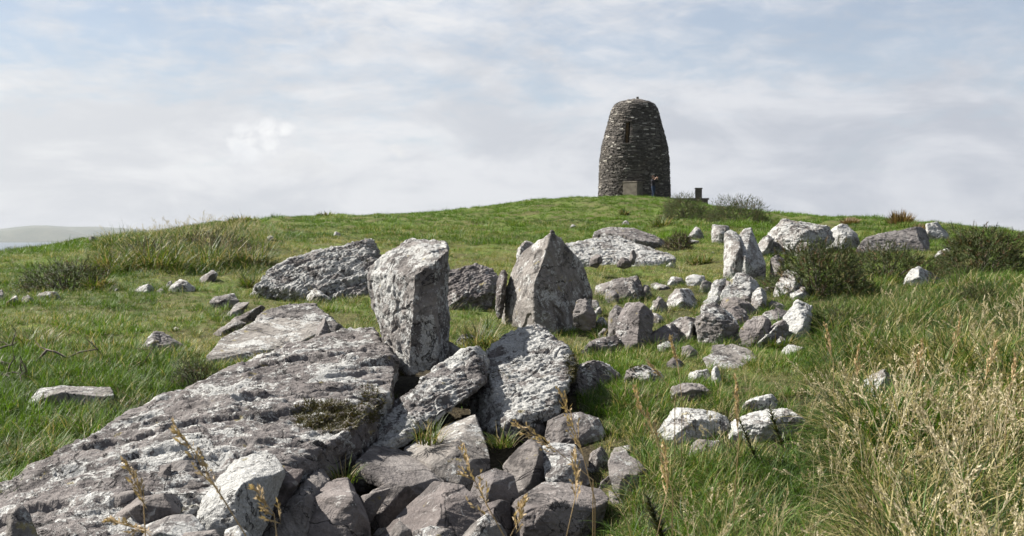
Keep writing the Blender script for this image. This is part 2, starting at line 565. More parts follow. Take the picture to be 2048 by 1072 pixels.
build_ground()
SEA_Z = -140.0
sm, st = new_mat('sea_water')
sco = st.n('ShaderNodeTexCoord').outputs['Object']
sn = st.noise(sco, 0.02, 5, 0.6)
sb = st.n('ShaderNodeBump', {'Strength': 0.5, 'Distance': 4.0, 'Height': sn})
finish(st, st.n('ShaderNodeBsdfPrincipled', {'Base Color': (0.03, 0.055, 0.075, 1), 'Roughness': 0.30, 'Normal': sb.outputs[0]}).outputs[0])
SR = 17000.0
ca = np.linspace(0, 2 * math.pi, 97)[:-1]
V = [(0, 0, SEA_Z)] + [(SR * math.cos(a), SR * math.sin(a), SEA_Z) for a in ca]
Fc = [(0, 1 + i, 1 + (i + 1) % 96) for i in range(96)]
tag(link('sea', mesh_np('sea', V, Fc), sm), kind='structure')

hm = plain_mat('far_heath', (0.035, 0.05, 0.025), (0.09, 0.095, 0.06), 0.004, 1.0, 0.0)


def far_hills(name, Y, depth, prof):
    """a ridge of hills on the far shore: crest heights by photograph column"""
    pxs = np.linspace(prof[0][0], prof[-1][0], 90)
    hs = np.convolve(np.interp(np.concatenate([np.full(4, pxs[0]), pxs, np.full(4, pxs[-1])]),  [p[0] for p in prof], [p[1] for p in prof]), np.hanning(11)[1:-1] / np.hanning(11).sum(), 'valid')
    base = SEA_Z - 2
    V, Q = [], []
    nn = 9
    for i, (px, py) in enumerate(zip(pxs, hs)):
        top = P(px, py, Y).z
        top += 0.03 * (top - base) * float(pnoise(np.array([[px * 0.06, Y * 0.01, 0.5]]))[0])
        for k in range(nn):
            q = k / (nn - 1)
            yy = Y + (q - 0.5) * depth
            hgt = max(0.0, math.sin(math.pi * q)) ** 0.9
            V.append(((px - 1024) / F * Y * 1.0, yy, base + (top - base) * hgt))
    for i in range(len(pxs) - 1):
        for k in range(nn - 1):
            a = i * nn + k
            Q.append((a, a + nn, a + nn + 1, a + 1))
    o = link(name, mesh_quads(name, V, Q, True), hm)
    if o.data.polygons[4].normal.z < 0:
        o.data.flip_normals()
    tag(o, kind='structure')


far_hills('hills', 12800, 1200, [(-420, 486), (-300, 466), (-180, 458), (-90, 470), (-20, 464), (30, 459), (65, 454), (105, 455), (140, 460), (165, 467), (190, 475), (215, 482), (250, 486)])
far_hills('hills', 15600, 1500, [(-500, 470), (-300, 455), (-120, 468), (-30, 462), (30, 454), (70, 450), (95, 449), (130, 455), (170, 452), (220, 455), (260, 457), (320, 462), (420, 470), (520, 482)])

hz, ht = new_mat('sea_haze')
ho = ht.n('ShaderNodeOutputMaterial')
pv = ht.n('ShaderNodeVolumePrincipled', {'Color': (0.50, 0.525, 0.57, 1), 'Density': 4.6e-5, 'Anisotropy': 0.1})
ht.t.links.new(pv.outputs[0], ho.inputs[1])
bm = bmesh.new()
bmesh.ops.create_cube(bm, size=1)
me = bpy.data.meshes.new('haze')
bmesh.ops.scale(bm, vec=(36000, 36000, 320), verts=bm.verts)
bm.to_mesh(me)
bm.free()
haze = link('haze', me, hz, loc=(0, 0, -163 + 160))
tag(haze, kind='stuff')

# ------------------------------------------------------------------ rocks
ROCKS = []


def rk(name, label, pts, Y=None, t=None, li=0.35, tone=0.35, am=1.0, sink=0.10, bulge=0.25, lean=0.55, grain=0.7, strata=0.6, bed=(0.2, 0.3, 1.0), cuts=7, steps=0.5, group=None):
    """pts: outline in photograph pixels, (col, row) or (col, row, metres further back)"""
    ROCKS.append(dict(name=name, label=label, pts=pts, Y=Y, t=t, li=li, tone=tone, am=am, sink=sink, bulge=bulge, lean=lean, grain=grain, strata=strata, bed=bed, cuts=cuts, steps=steps, group=group))


G1, G2, G3 = 'stones of the ruined tomb', 'tumbled stones in the foreground', 'stones lying in the grass'
# ---- the ruined tomb, centre
rk('stone_slab', 'huge long grey slab slanting down to the lower left, crusted with white lichen',
   [(-130, 1075, -1.8), (0, 988, -1.45), (130, 902, -1.05), (262, 832, -.55), (400, 768, -.05), (560, 700, .55), (690, 658, .95), (745, 655, .98), (770, 690, .46), (792, 742, -.06), (786, 776, -.36), (740, 815, -.66), (702, 858, -.94), (640, 905, -1.2), (560, 945, -1.4), (430, 992, -1.6), (330, 1060, -1.95), (240, 1090, -2.1), (0, 1120, -2.25), (-130, 1130, -2.15)],
   Y=5.05, t=.30, li=.50, tone=.15, am=.8, sink=0.15, bulge=0, grain=1.0, strata=1.5, bed=(-.35, .8, .75), steps=.9, cuts=0, group=G1)
rk('standing_stone', 'tall square block of grey stone standing upright on the slabs at the centre',
   [(733, 548, .40), (757, 516, .46), (820, 478, .62), (858, 481, .6), (889, 485, .56), (897, 500, .30), (830, 551, 0), (740, 590, .39), (750, 625, .36), (768, 690, .3), (777, 735, .26), (792, 750, .16), (818, 751, 0), (872, 739, .06), (898, 714, .30), (875, 520, .06)],
   Y=5.35, t=.16, li=.55, tone=.45, am=.85, sink=0.0, bulge=0, grain=.9, strata=.5, bed=(1, .6, .1), cuts=0, group=G1)
rk('standing_stone', 'pointed triangular grey stone with a sharp lit ridge, behind the square block',
   [(1104, 460, .22), (1080, 484, .3), (1046, 505, .45), (1033, 523, .52), (1006, 593, .56), (1002, 640, .5), (1008, 668, .42), (1071, 650, -.03), (1093, 500, .12), (1067, 570, .02), (1127, 482, .32), (1162, 523, .44), (1183, 585, .5), (1184, 640, .48), (1098, 655, .02)],
   Y=7.4, t=.18, li=.42, tone=.75, am=.42, sink=.06, bulge=0, grain=.6, strata=.5, bed=(.6, .5, .4), cuts=0, group=G1)
rk('stone', 'thin pale stone peeping out behind the left shoulder of the pointed stone',
   [(1035, 487), (1045, 482), (1070, 483), (1075, 510), (1040, 528), (1034, 515)], Y=7.95, t=.12, li=.55, tone=.6, sink=.4, group=G1)
rk('stone', 'small flake leaning on the left foot of the pointed stone',
   [(992, 600), (994, 560), (1003, 543), (1016, 536), (1014, 560), (1006, 602), (998, 612)], Y=7.72, t=.1, li=.2, tone=.35, group=G1)
rk('boulder', 'big rounded boulder with whitish crust, right of the square standing block',
   [(968, 716, .30), (984, 688, .45), (1012, 668, .52), (1068, 642, .62), (1100, 648, .6), (1131, 658, .58), (1160, 672, .5), (1170, 694, .35), (1152, 712, .2), (1130, 724, .12), (1134, 770, -.08), (1110, 808, -.22), (1060, 832, -.30), (1012, 848, -.34), (966, 862, -.18), (944, 836, .05), (942, 806, .15), (958, 750, .25)],
   Y=5.0, t=.22, li=.72, tone=.3, am=1.0, sink=0.06, bulge=0, grain=1.0, strata=1.0, bed=(-.3, .5, .9), steps=.4, cuts=2, group=G1)
rk('stone_slab', 'long narrow slab leaning from the foot of the square block down to the left',
   [(686, 915, -.2), (692, 895, -.12), (725, 862, 0), (762, 826, .12), (805, 786, .28), (868, 740, .48), (920, 702, .6), (962, 690, .62), (986, 712, .5), (985, 745, .35), (930, 794, .12), (862, 836, -.06), (800, 868, -.2), (742, 908, -.35), (706, 922, -.35)],
   Y=4.58, t=.18, li=.60, tone=.2, am=.9, sink=.05, bulge=0, grain=1.0, strata=1.2, bed=(-.6, .5, .8), steps=.4, cuts=2, group=G1)
rk('boulder', 'low dark-bellied rock with a white knob, right of the whitish boulder',
   [(1142, 730), (1174, 727), (1200, 742), (1228, 728), (1250, 736), (1254, 768), (1206, 778), (1170, 808), (1136, 832), (1120, 800)], Y=5.35, t=.25, li=.45, tone=.15, am=1.1, strata=.9, group=G1)
rk('stone', 'flat grey rock with a mossy cap beside the white knob',
   [(1256, 762), (1260, 732), (1286, 730), (1292, 746), (1328, 750), (1336, 768), (1300, 776)], t=.22, li=.5, tone=.5, group=G1)
rk('stone', 'dark bar of stone wedged against the hump-topped post stone',
   [(1166, 704), (1170, 686), (1200, 680), (1228, 672), (1236, 690), (1200, 708), (1176, 712)], Y=6.5, t=.14, li=.3, tone=.1, group=G1)
rk('standing_stone', 'stocky post stone with a hump top and reddish-dark face',
   [(1233, 716), (1239, 660), (1236, 640), (1254, 614), (1290, 612), (1300, 634), (1298, 680), (1284, 730), (1258, 738)], Y=6.55, t=.25, li=.3, tone=.12, am=.8, group=G1)
rk('stone', 'reddish stone standing half hidden behind the hump-topped post stone',
   [(1218, 680), (1219, 620), (1232, 612), (1246, 622), (1244, 680)], Y=6.95, t=.15, li=.2, tone=.3, group=G1)
rk('boulder', 'dark angular block with black underside right of the hump-topped post stone',
   [(1297, 672), (1320, 660), (1346, 652), (1356, 668), (1352, 710), (1340, 728), (1314, 716), (1300, 700)], Y=6.6, t=.25, li=.25, tone=.1, group=G1)
rk('stone', 'sloping grey stone joined to the right of the dark angular block',
   [(1342, 654), (1370, 638), (1392, 640), (1388, 682), (1368, 704), (1350, 700)], Y=6.85, t=.2, li=.4, tone=.4, group=G1)
rk('boulder', 'wide broken rock with split corners in the grass beyond the pointed stone',
   [(1195, 590), (1196, 572), (1234, 562), (1270, 556), (1277, 570), (1274, 602), (1240, 606), (1204, 604)], t=.35, li=.4, tone=.4, group=G1)
rk('stone', 'small upright splinter in front of the wide broken rock',
   [(1254, 590), (1258, 566), (1266, 562), (1277, 598), (1264, 606)], t=.12, li=.45, tone=.5, group=G1)
rk('stone', 'little dark stone at the right end of the wide broken rock',
   [(1281, 590), (1288, 572), (1298, 570), (1303, 596), (1290, 604)], t=.15, li=.2, tone=.3, group=G1)
rk('stone_slab', 'dark tilted slab leaning on the right foot of the pointed stone',
   [(1146, 622), (1147, 598), (1158, 588), (1172, 596), (1190, 628), (1168, 634)], Y=7.2, t=.08, li=.15, tone=.25, group=G1)
rk('stone', 'thin flat stone on edge under the dark tilted slab',
   [(1176, 634), (1200, 614), (1206, 618), (1198, 634), (1186, 642)], t=.06, li=.5, tone=.4, group=G1)
rk('stone', 'small dull stone in the hollow left of the hump-topped post stone',
   [(1196, 674), (1202, 658), (1216, 660), (1220, 678), (1206, 684)], t=.1, li=.25, tone=.3, group=G1)
rk('boulder', 'reddish-brown layered rock lying between the square block and the pointed stone',
   [(894, 620), (896, 545, .35), (930, 536, .4), (952, 528, .45), (978, 540, .4), (992, 556, .35), (990, 585), (964, 612), (920, 626)], t=.5, li=.28, tone=.12, am=1.2, strata=1.2, bed=(-.5, .2, 1), steps=.5, group=G1)
rk('stone', 'pale wedge of stone at the right foot of the square block',
   [(912, 690), (914, 672), (938, 668), (968, 690), (950, 698), (926, 698)], t=.16, li=.6, tone=.5, group=G1)
rk('stone', 'narrow tan stone tucked against the base of the square block',
   [(896, 720), (898, 682), (910, 690), (922, 700), (914, 716)], Y=5.75, t=.12, li=.35, tone=.5, group=G1)
rk('stone_slab', 'broad smooth pale slab tilted towards the camera, left of the square block',
   [(414, 712, -.05), (442, 676, .3), (486, 664, .5), (510, 642, .68), (566, 636, .8), (626, 634, .84), (660, 656, .6), (668, 674, .5), (628, 680, .38), (560, 716, .1), (470, 748, -.15), (446, 750, -.2)],
   Y=6.35, t=.22, li=.5, tone=1.0, am=.3, bulge=0, grain=.5, strata=.5, steps=.15, bed=(-.2, .5, .8), cuts=2, group=G1)
rk('stone_slab', 'rough-topped stone slab stepping up behind the broad smooth pale slab',
   [(482, 668, 0), (520, 630, .2), (536, 612, .34), (586, 608, .4), (627, 610, .4), (640, 626, .3), (662, 640, .1), (690, 662, 0), (670, 684, -.1), (560, 676, -.1)],
   Y=7.0, t=.3, li=.5, tone=.35, am=1.1, bulge=0, group=G1)
rk('stone', 'dark triangular stone end standing up on the broad smooth slab',
   [(628, 682, 0), (634, 652, .08), (648, 636, .12), (668, 672, .06), (654, 688, 0)], Y=6.35, t=.12, li=.1, tone=.3, am=.5, group=G1)
rk('boulder', 'long knobbly grey ridge of rock rising to the right in the grass',
   [(495, 582, .1), (520, 556, .3), (552, 536, .45), (586, 519, .6), (620, 515, .62), (668, 503, .68), (702, 500, .7), (728, 488, .75), (747, 479, .8), (758, 486, .75), (766, 504, .6), (740, 552, .2), (730, 588, .0), (668, 590, 0), (606, 580, 0), (534, 592, 0)],
   Y=9.6, t=.7, li=.62, tone=.3, am=1.7, bulge=0, grain=1, strata=1.2, bed=(-.5, .3, .8), steps=.6, group=G1)
rk('boulder', 'wide flat white outcrop lying in the grass behind the pointed stone',
   [(1120, 500, .2), (1137, 487, .5), (1187, 480, .9), (1232, 474, 1.2), (1290, 496, 1.0), (1340, 512, .5), (1344, 520, .3), (1304, 530, 0), (1240, 528, 0), (1172, 538, -.1), (1150, 520, 0)],
   t=.5, li=.68, tone=.7, am=1.1, bulge=0, strata=.8, bed=(0, .4, 1), group=G1)
rk('boulder', 'dark-topped hump of rock on the back of the flat white outcrop',
   [(1184, 484, 0), (1194, 464, .4), (1222, 455, .7), (1268, 458, .8), (1306, 472, .6), (1338, 490, .3), (1300, 502, 0), (1240, 486, 0)],
   t=.8, li=.38, tone=.3, am=1.0, bulge=.3, group=G1)
rk('stone', 'small brown stone sitting on the flat white outcrop', [(1180, 524), (1184, 510), (1198, 508), (1206, 520), (1194, 528)], Y=12.5, t=.15, li=.0, tone=.25, sink=.05, group=G1)
rk('stone', 'brown stone on the front edge of the flat white outcrop', [(1234, 526), (1240, 514), (1254, 516), (1262, 526), (1248, 530)], Y=12.5, t=.15, li=.05, tone=.3, sink=.05, group=G1)
rk('stone', 'upright brown stone in the middle of the flat white outcrop', [(1258, 520), (1262, 504), (1268, 498), (1274, 510), (1268, 522)], Y=12.7, t=.12, li=.05, tone=.3, sink=.05, group=G1)
rk('stone', 'flat pale patch of stone level with the turf', [(1302, 570), (1312, 566), (1336, 573), (1328, 582), (1314, 582)], t=.25, li=.6, tone=.6, lean=2.0, group=G1)
rk('stone', 'grey pitted stone with a peaked top left of the leaning slabs', [(1334, 614), (1342, 594), (1352, 581), (1378, 580), (1393, 602), (1390, 620), (1356, 622)], t=.3, li=.5, tone=.4, group=G1)
rk('stone', 'low triangular stone left of the grey pitted stone', [(1300, 622), (1318, 594), (1330, 602), (1334, 618), (1316, 626)], t=.2, li=.35, tone=.3, group=G1)
# ---- heap on the right
rk('standing_stone', 'left of the twin pale slabs standing on edge before the gorse',
   [(1447, 558, .05), (1449, 465, .3), (1462, 460, .34), (1480, 470, .3), (1496, 520, .1), (1497, 558, 0), (1462, 566, 0)], t=.22, li=.55, tone=.75, am=.7, strata=1.2, bed=(1, .2, .1), cuts=1, steps=.3, group=G1)
rk('standing_stone', 'right of the twin pale slabs standing on edge, with a dark foot',
   [(1478, 548, .1), (1474, 474, .4), (1488, 458, .5), (1502, 456, .5), (1514, 490, .35), (1532, 528, .15), (1530, 566, 0), (1500, 572, 0)], t=.35, li=.68, tone=.65, am=.8, strata=1.0, bed=(1, -.3, .3), cuts=1, steps=.3, group=G1)
rk('stone', 'dark stone in the gap between the twin slabs and the gorse', [(1540, 566), (1542, 516), (1554, 508), (1568, 520), (1566, 562), (1552, 572)], t=.3, li=.15, tone=.15, group=G1)
rk('boulder', 'large pale broken rock crowning the heap behind the twin slabs',
   [(1524, 500, 0), (1526, 464, .3), (1542, 450, .5), (1560, 440, .6), (1580, 447, .6), (1622, 450, .6), (1656, 455, .5), (1664, 480, .2), (1620, 508, 0), (1566, 512, -.1)], t=.9, li=.62, tone=.55, am=1.3, strata=1.0, steps=.4, group=G1)
rk('stone_slab', 'tilted pale slab at the left foot of the large broken rock', [(1516, 512), (1514, 486), (1536, 470), (1548, 478), (1540, 500), (1526, 516)], t=.25, li=.6, tone=.6, group=G1)
rk('stone', 'wedge of pinkish stone leaning on the front of the large broken rock', [(1588, 512), (1598, 480), (1614, 461), (1626, 470), (1642, 488), (1626, 514)], t=.3, li=.45, tone=.7, group=G1)
rk('stone', 'small brown block below the large broken rock', [(1552, 500), (1556, 488), (1576, 486), (1582, 498), (1566, 506)], t=.2, li=.2, tone=.4, sink=.2, group=G1)
rk('boulder', 'whitest rounded rock at the right end of the crowning heap', [(1654, 492), (1657, 466), (1668, 450), (1692, 449), (1712, 468), (1720, 486), (1700, 500), (1672, 502)], t=.5, li=.73, tone=.6, group=G1)
rk('stone_slab', 'wide dark slab tilted up to the right behind the gorse',
   [(1718, 492, 0), (1734, 476, .3), (1762, 464, .5), (1812, 452, .7), (1848, 446, .8), (1860, 458, .6), (1864, 488, .2), (1856, 506, 0), (1800, 508, -.1), (1744, 504, -.1)], t=.3, li=.22, tone=.22, am=.6, strata=.6, bulge=0, group=G1)
rk('stone', 'pale rock behind the high end of the wide dark slab', [(1852, 478), (1854, 448), (1874, 443), (1888, 446), (1901, 462), (1892, 476), (1870, 484)], t=.5, li=.72, tone=.5, group=G1)
rk('stone', 'thin slanting pale stone below the right end of the wide dark slab', [(1870, 514), (1876, 504), (1900, 494), (1906, 500), (1888, 524)], t=.2, li=.6, tone=.5, group=G1)
rk('boulder', 'lone white-and-grey pyramid rock in the long grass on the right', [(1810, 566, 0), (1814, 550, .1), (1832, 532, .2), (1850, 540, .2), (1886, 556, .25), (1876, 574, 0), (1840, 576, -.05)], t=.4, li=.66, tone=.45, group=G3)
rk('stone', 'pale pinkish stone leaning left at the edge of the gorse', [(1546, 588), (1560, 560), (1576, 541), (1592, 550), (1608, 574), (1600, 598), (1572, 600)], t=.25, li=.6, tone=.8, group=G1)
rk('standing_stone', 'short square pillar stone on the slope below the low wall', [(1424, 484), (1426, 446), (1440, 443), (1456, 446), (1459, 486), (1440, 490)], t=.35, li=.55, tone=.45, group=G3)
rk('stone', 'small pointed stone in the grass left of the short square pillar stone', [(1376, 474), (1382, 466), (1393, 451), (1400, 458), (1408, 478), (1392, 484)], t=.4, li=.5, tone=.55, group=G3)
rk('stone', 'small pale stone flat in the grass below the small pointed stone', [(1374, 484), (1384, 480), (1398, 482), (1396, 490), (1380, 490)], t=.3, li=.6, tone=.5, group=G3)
rk('stone_slab', 'narrow slab leaning to the right at the left of the heap', [(1414, 604), (1426, 570), (1438, 553), (1452, 557), (1446, 580), (1430, 608)], t=.12, li=.6, tone=.55, group=G1)
rk('stone_slab', 'broad leaning stone with white top in the middle of the heap', [(1438, 612), (1452, 578), (1474, 550), (1498, 548), (1513, 574), (1500, 596), (1470, 612)], t=.25, li=.62, tone=.35, group=G1)
rk('stone', 'egg-shaped upright stone right of the broad leaning stone', [(1502, 616), (1508, 588), (1520, 576), (1531, 588), (1528, 620), (1514, 628)], t=.2, li=.45, tone=.4, group=G1)
rk('stone_slab', 'flat-topped brown stone lying under the broad leaning stone', [(1444, 612), (1452, 598), (1472, 597), (1508, 612), (1504, 634), (1480, 640), (1456, 630)], Y=8.4, t=.25, li=.25, tone=.4, group=G1)
rk('stone', 'small angular stone at the left tip of the heap', [(1399, 578), (1403, 566), (1412, 562), (1428, 569), (1424, 586), (1408, 590)], t=.2, li=.4, tone=.4, group=G1)
rk('boulder', 'big blocky grey stone with a notched top at the front of the heap', [(1390, 684), (1392, 650), (1402, 618), (1430, 612), (1456, 628), (1470, 650), (1464, 684), (1430, 694), (1400, 694)], t=.3, li=.5, tone=.4, am=1.1, group=G1)
rk('stone', 'dark stone with a pale crown behind the big blocky grey stone', [(1456, 664), (1456, 624), (1474, 614), (1490, 624), (1498, 650), (1486, 674)], Y=7.5, t=.25, li=.4, tone=.2, group=G1)
rk('stone_slab', 'dark slab leaning left over the front of the heap', [(1466, 694), (1484, 660), (1508, 630), (1534, 632), (1540, 650), (1516, 680), (1494, 698)], t=.15, li=.2, tone=.15, group=G1)
rk('stone', 'grey arched stone resting against the dark leaning slab', [(1496, 696), (1510, 668), (1534, 644), (1560, 640), (1574, 654), (1570, 684), (1540, 700)], t=.2, li=.5, tone=.45, group=G1)
rk('boulder', 'chalk-white rock at the right end of the heap beside the grass', [(1576, 668), (1570, 622), (1582, 610), (1596, 606), (1620, 616), (1616, 660), (1606, 690), (1590, 684)], t=.25, li=.76, tone=.7, group=G1)
rk('stone_slab', 'thin dark slab bridging the top of the front heap', [(1520, 642), (1530, 628), (1552, 620), (1574, 624), (1578, 648), (1550, 652)], Y=7.75, t=.15, li=.3, tone=.3, group=G1)
rk('stone_slab', 'flat pale slab lying alone on the grass before the heap', [(1408, 716, .1), (1440, 698, .3), (1464, 688, .42), (1500, 700, .4), (1528, 714, .25), (1500, 730, .05), (1436, 742, -.05)], t=.1, li=.4, tone=.85, am=.4, bulge=0, group=G3)
rk('stone', 'white split stone in the grass below the flat pale slab', [(1374, 766), (1380, 744), (1394, 736), (1414, 734), (1420, 756), (1400, 768)], t=.15, li=.65, tone=.55, group=G3)
rk('stone', 'narrow white stone standing beside the white split stone', [(1424, 756), (1424, 736), (1432, 730), (1444, 764), (1436, 774)], t=.1, li=.7, tone=.5, group=G3)
rk('stone', 'flat-topped grey stone sunk in the grass at the edge of the straw', [(1342, 790), (1346, 774), (1366, 766), (1402, 769), (1424, 784), (1400, 800), (1370, 806)], t=.16, li=.3, tone=.5, group=G3)
rk('boulder', 'large white rock with a grey cracked side among the straw', [(1318, 858, .06), (1328, 836, .1), (1346, 816, .2), (1380, 822, .2), (1434, 828, .22), (1456, 838, .2), (1442, 878, .05), (1400, 892, 0), (1370, 892, -.03), (1336, 876, 0)], t=.2, li=.78, tone=.5, am=1.1, bulge=.2, group=G3)
rk('boulder', 'white rounded rock behind the other white rocks among the straw', [(1486, 814), (1498, 798), (1510, 786), (1534, 785), (1554, 800), (1542, 830), (1510, 836)], t=.2, li=.73, tone=.55, group=G3)
rk('boulder', 'long low white rock running right from the large white rock', [(1442, 884), (1450, 850), (1500, 828), (1540, 822), (1584, 816), (1612, 842), (1590, 862), (1544, 874), (1490, 888)], t=.2, li=.8, tone=.55, am=1.2, group=G3)
rk('stone', 'low grey stone under the large white rock', [(1370, 906), (1378, 892), (1398, 880), (1438, 884), (1446, 900), (1420, 916), (1388, 918)], t=.16, li=.3, tone=.5, group=G3)
rk('boulder', 'white peaked rock half buried in straw on the right', [(1726, 788), (1730, 762), (1744, 750), (1768, 742), (1788, 758), (1790, 786), (1760, 798)], t=.22, li=.70, tone=.5, group=G3)
rk('stone', 'small white pointed rock right of the white peaked rock', [(1794, 772), (1798, 752), (1812, 744), (1826, 768), (1812, 780)], t=.15, li=.8, tone=.5, group=G3)
# ---- tumbled stones, foreground
rk('boulder', 'brilliant white crusted boulder at the front beside the long slab',
   [(396, 1036, -.02), (408, 1000, .05), (440, 962, .14), (470, 922, .3), (506, 912, .36), (546, 914, .36), (568, 948, .22), (542, 984, .06), (520, 1022, 0), (466, 1042, -.05), (412, 1056, -.05)], t=.2, li=.92, tone=.5, am=0.84, bulge=.15, grain=1, cuts=3, Y=3.2, group=G2)
rk('stone', 'dark brown stone wedged right of the white crusted boulder', [(528, 1008), (548, 962), (564, 932), (606, 942), (592, 970), (560, 1000)], t=.15, li=.03, tone=.1, am=.55, cuts=3, Y=3.5, group=G2)
rk('boulder', 'layered brown-grey stone with curved ledges at the bottom edge',
   [(486, 1084, -.05), (514, 1032, .05), (536, 1012, .1), (600, 960, .25), (614, 937, .32), (640, 944, .3), (655, 962, .25), (640, 1000, .1), (606, 1080, -.08), (540, 1095, -.1)], t=.2, li=.12, tone=.45, am=0.70, strata=1.6, bed=(.8, .1, .5), steps=.9, bulge=.1, cuts=3, group=G2)
rk('stone_slab', 'purple-grey slab with a broad flat face leaning back at the bottom edge',
   [(602, 992, .12), (640, 974, .2), (692, 954, .3), (708, 980, .22), (728, 1024, .1), (746, 1070, 0), (700, 1100, -.06), (616, 1092, -.04), (606, 1040, .03)], Y=3.45, t=.1, li=.13, tone=.2, am=0.35, bulge=.05, cuts=3, group=G2)
rk('stone_slab', 'thick dark brown slab lying flat, its front edge in deep shade',
   [(713, 928, 0), (748, 893, .32), (796, 899, .36), (840, 920, .26), (887, 950, .06), (884, 962, .03), (842, 984, -.12), (776, 968, -.1), (722, 950, -.03)], Y=3.95, t=.08, li=.05, tone=.3, am=0.28, bulge=0, sink=.02, cuts=3, group=G2)
rk('stone_slab', 'pale flat-topped slab with white patches, right of the dark brown slab',
   [(803, 902, .28), (880, 866, .45), (912, 846, .55), (949, 833, .6), (958, 858, .45), (970, 892, .25), (980, 926, .05), (950, 950, -.02), (922, 968, -.06), (880, 946, -.02), (868, 928, 0), (944, 882, .12)], Y=4.05, t=.08, li=.34, tone=.85, am=0.28, bulge=0, cuts=3, group=G2)
rk('stone', 'grey-brown block under the thick dark slab', [(722, 1028), (732, 1000), (746, 983), (778, 967), (815, 974), (840, 988), (820, 1012), (770, 1054), (742, 1064)], t=.14, li=.2, tone=.5, am=.55, cuts=3, group=G2)
rk('stone', 'thin stick-like splinter of stone under the thick dark slab', [(714, 1000), (742, 976), (790, 940), (796, 946), (770, 972), (728, 1014), (716, 1014)], Y=3.6, t=.05, li=.1, tone=.35, am=0.35, cuts=3, group=G2)
rk('stone', 'small rounded grey stone beside the tuft left of the thick dark slab', [(686, 946), (692, 934), (704, 927), (728, 944), (744, 966), (732, 986), (706, 980)], t=.12, li=.3, tone=.5, am=.55, cuts=3, group=G2)
rk('stone_slab', 'large dark stone slab on edge at the bottom centre, cracked down its face',
   [(764, 1070, .1), (800, 1030, .16), (846, 988, .24), (870, 966, .28), (893, 947, .3), (936, 988, .2), (988, 1032, .08), (960, 1075, 0), (880, 1095, -.05), (790, 1092, 0)], Y=3.42, t=.12, li=.18, tone=.3, am=0.32, bulge=.05, cuts=3, group=G2)
rk('stone', 'little pale-edged stone at the bottom edge before the large dark slab', [(780, 1084), (783, 1046), (804, 1041), (824, 1056), (826, 1090)], Y=3.15, t=.08, li=.2, tone=.5, am=.55, cuts=3, group=G2)
rk('stone', 'low lichen-rimmed stone at the bottom edge under the large dark slab', [(824, 1092), (828, 1062), (862, 1054), (898, 1060), (910, 1090), (866, 1100)], Y=3.1, t=.1, li=.5, tone=.45, am=.55, cuts=3, group=G2)
rk('stone', 'white-edged wedge at the bottom edge right of the large dark slab', [(916, 1086), (940, 1052), (974, 1030), (1000, 1050), (1022, 1086), (970, 1098)], Y=3.2, t=.12, li=.4, tone=.6, am=.55, cuts=3, group=G2)
rk('standing_stone', 'angular tan-grey stone standing tilted among the foreground stones',
   [(1004, 930, .06), (1034, 902, .12), (1068, 874, .2), (1086, 885, .18), (1092, 914, .12), (1097, 946, .06), (1084, 978, 0), (1060, 990, -.02), (1030, 958, 0)], t=.14, li=.08, tone=.6, am=0.35, bulge=.1, cuts=3, group=G2)
rk('stone', 'white-veined block with a dark lower face right of the tilted tan stone',
   [(1082, 896, .1), (1110, 888, .2), (1148, 892, .22), (1166, 918, .12), (1184, 972, 0), (1140, 982, -.03), (1100, 970, -.02), (1090, 940, .02)], t=.16, li=.62, tone=.3, am=0.70, strata=1.3, bulge=.1, cuts=3, group=G2)
rk('boulder', 'long purplish rock with a lit top lying at the bottom right of the pile',
   [(1000, 1038, 0), (1030, 1006, .1), (1058, 984, .18), (1086, 968, .26), (1122, 967, .28), (1160, 976, .25), (1196, 980, .24), (1212, 996, .16), (1206, 1020, .06), (1166, 1068, -.03), (1110, 1072, -.04), (1066, 1052, -.04)], Y=3.5, t=.15, li=.25, tone=.3, am=0.70, strata=.8, bulge=.1, cuts=3, group=G2)
rk('boulder', 'bluish-grey mottled rock in the shade below the whitish boulder', [(1092, 866), (1098, 842), (1126, 830), (1160, 826), (1194, 838), (1208, 868), (1170, 890), (1116, 886)], t=.2, li=.38, tone=.3, am=.55, cuts=3, group=G2)
rk('stone', 'rounded dull stone under the edge of the whitish boulder', [(1028, 862), (1034, 842), (1056, 835), (1082, 842), (1098, 870), (1070, 884), (1040, 880)], t=.18, li=.25, tone=.4, am=.55, cuts=3, group=G2)
rk('stone', 'upright round-headed stone right of the white-veined block', [(1178, 936), (1180, 908), (1202, 893), (1216, 912), (1206, 940), (1192, 948)], t=.1, li=.3, tone=.5, am=.55, cuts=3, group=G2)
rk('stone_slab', 'sloping slab falling to the right at the edge of the straw', [(1216, 930, .05), (1226, 908, .15), (1248, 903, .2), (1280, 926, .12), (1304, 954, .04), (1284, 986, -.02), (1240, 974, -.02)], t=.12, li=.25, tone=.4, am=.55, cuts=3, group=G2)
rk('stone', 'low mottled stone behind the sloping slab at the edge of the straw', [(1222, 908), (1230, 896), (1258, 891), (1286, 914), (1270, 926), (1240, 920)], t=.15, li=.45, tone=.4, am=.55, cuts=3, group=G2)
rk('stone', 'blackish lump of stone between the pale slab and the tilted tan stone', [(930, 990), (944, 958), (990, 938), (1026, 952), (1034, 990), (990, 1014), (950, 1012)], Y=3.72, t=.15, li=.12, tone=.1, am=.55, cuts=3, group=G2)
rk('stone', 'dark low stone in the gap before the tilted tan stone', [(955, 1046), (966, 1012), (1000, 1000), (1030, 1010), (1016, 1040), (985, 1058)], Y=3.5, t=.12, li=.1, tone=.15, am=.55, cuts=3, group=G2)
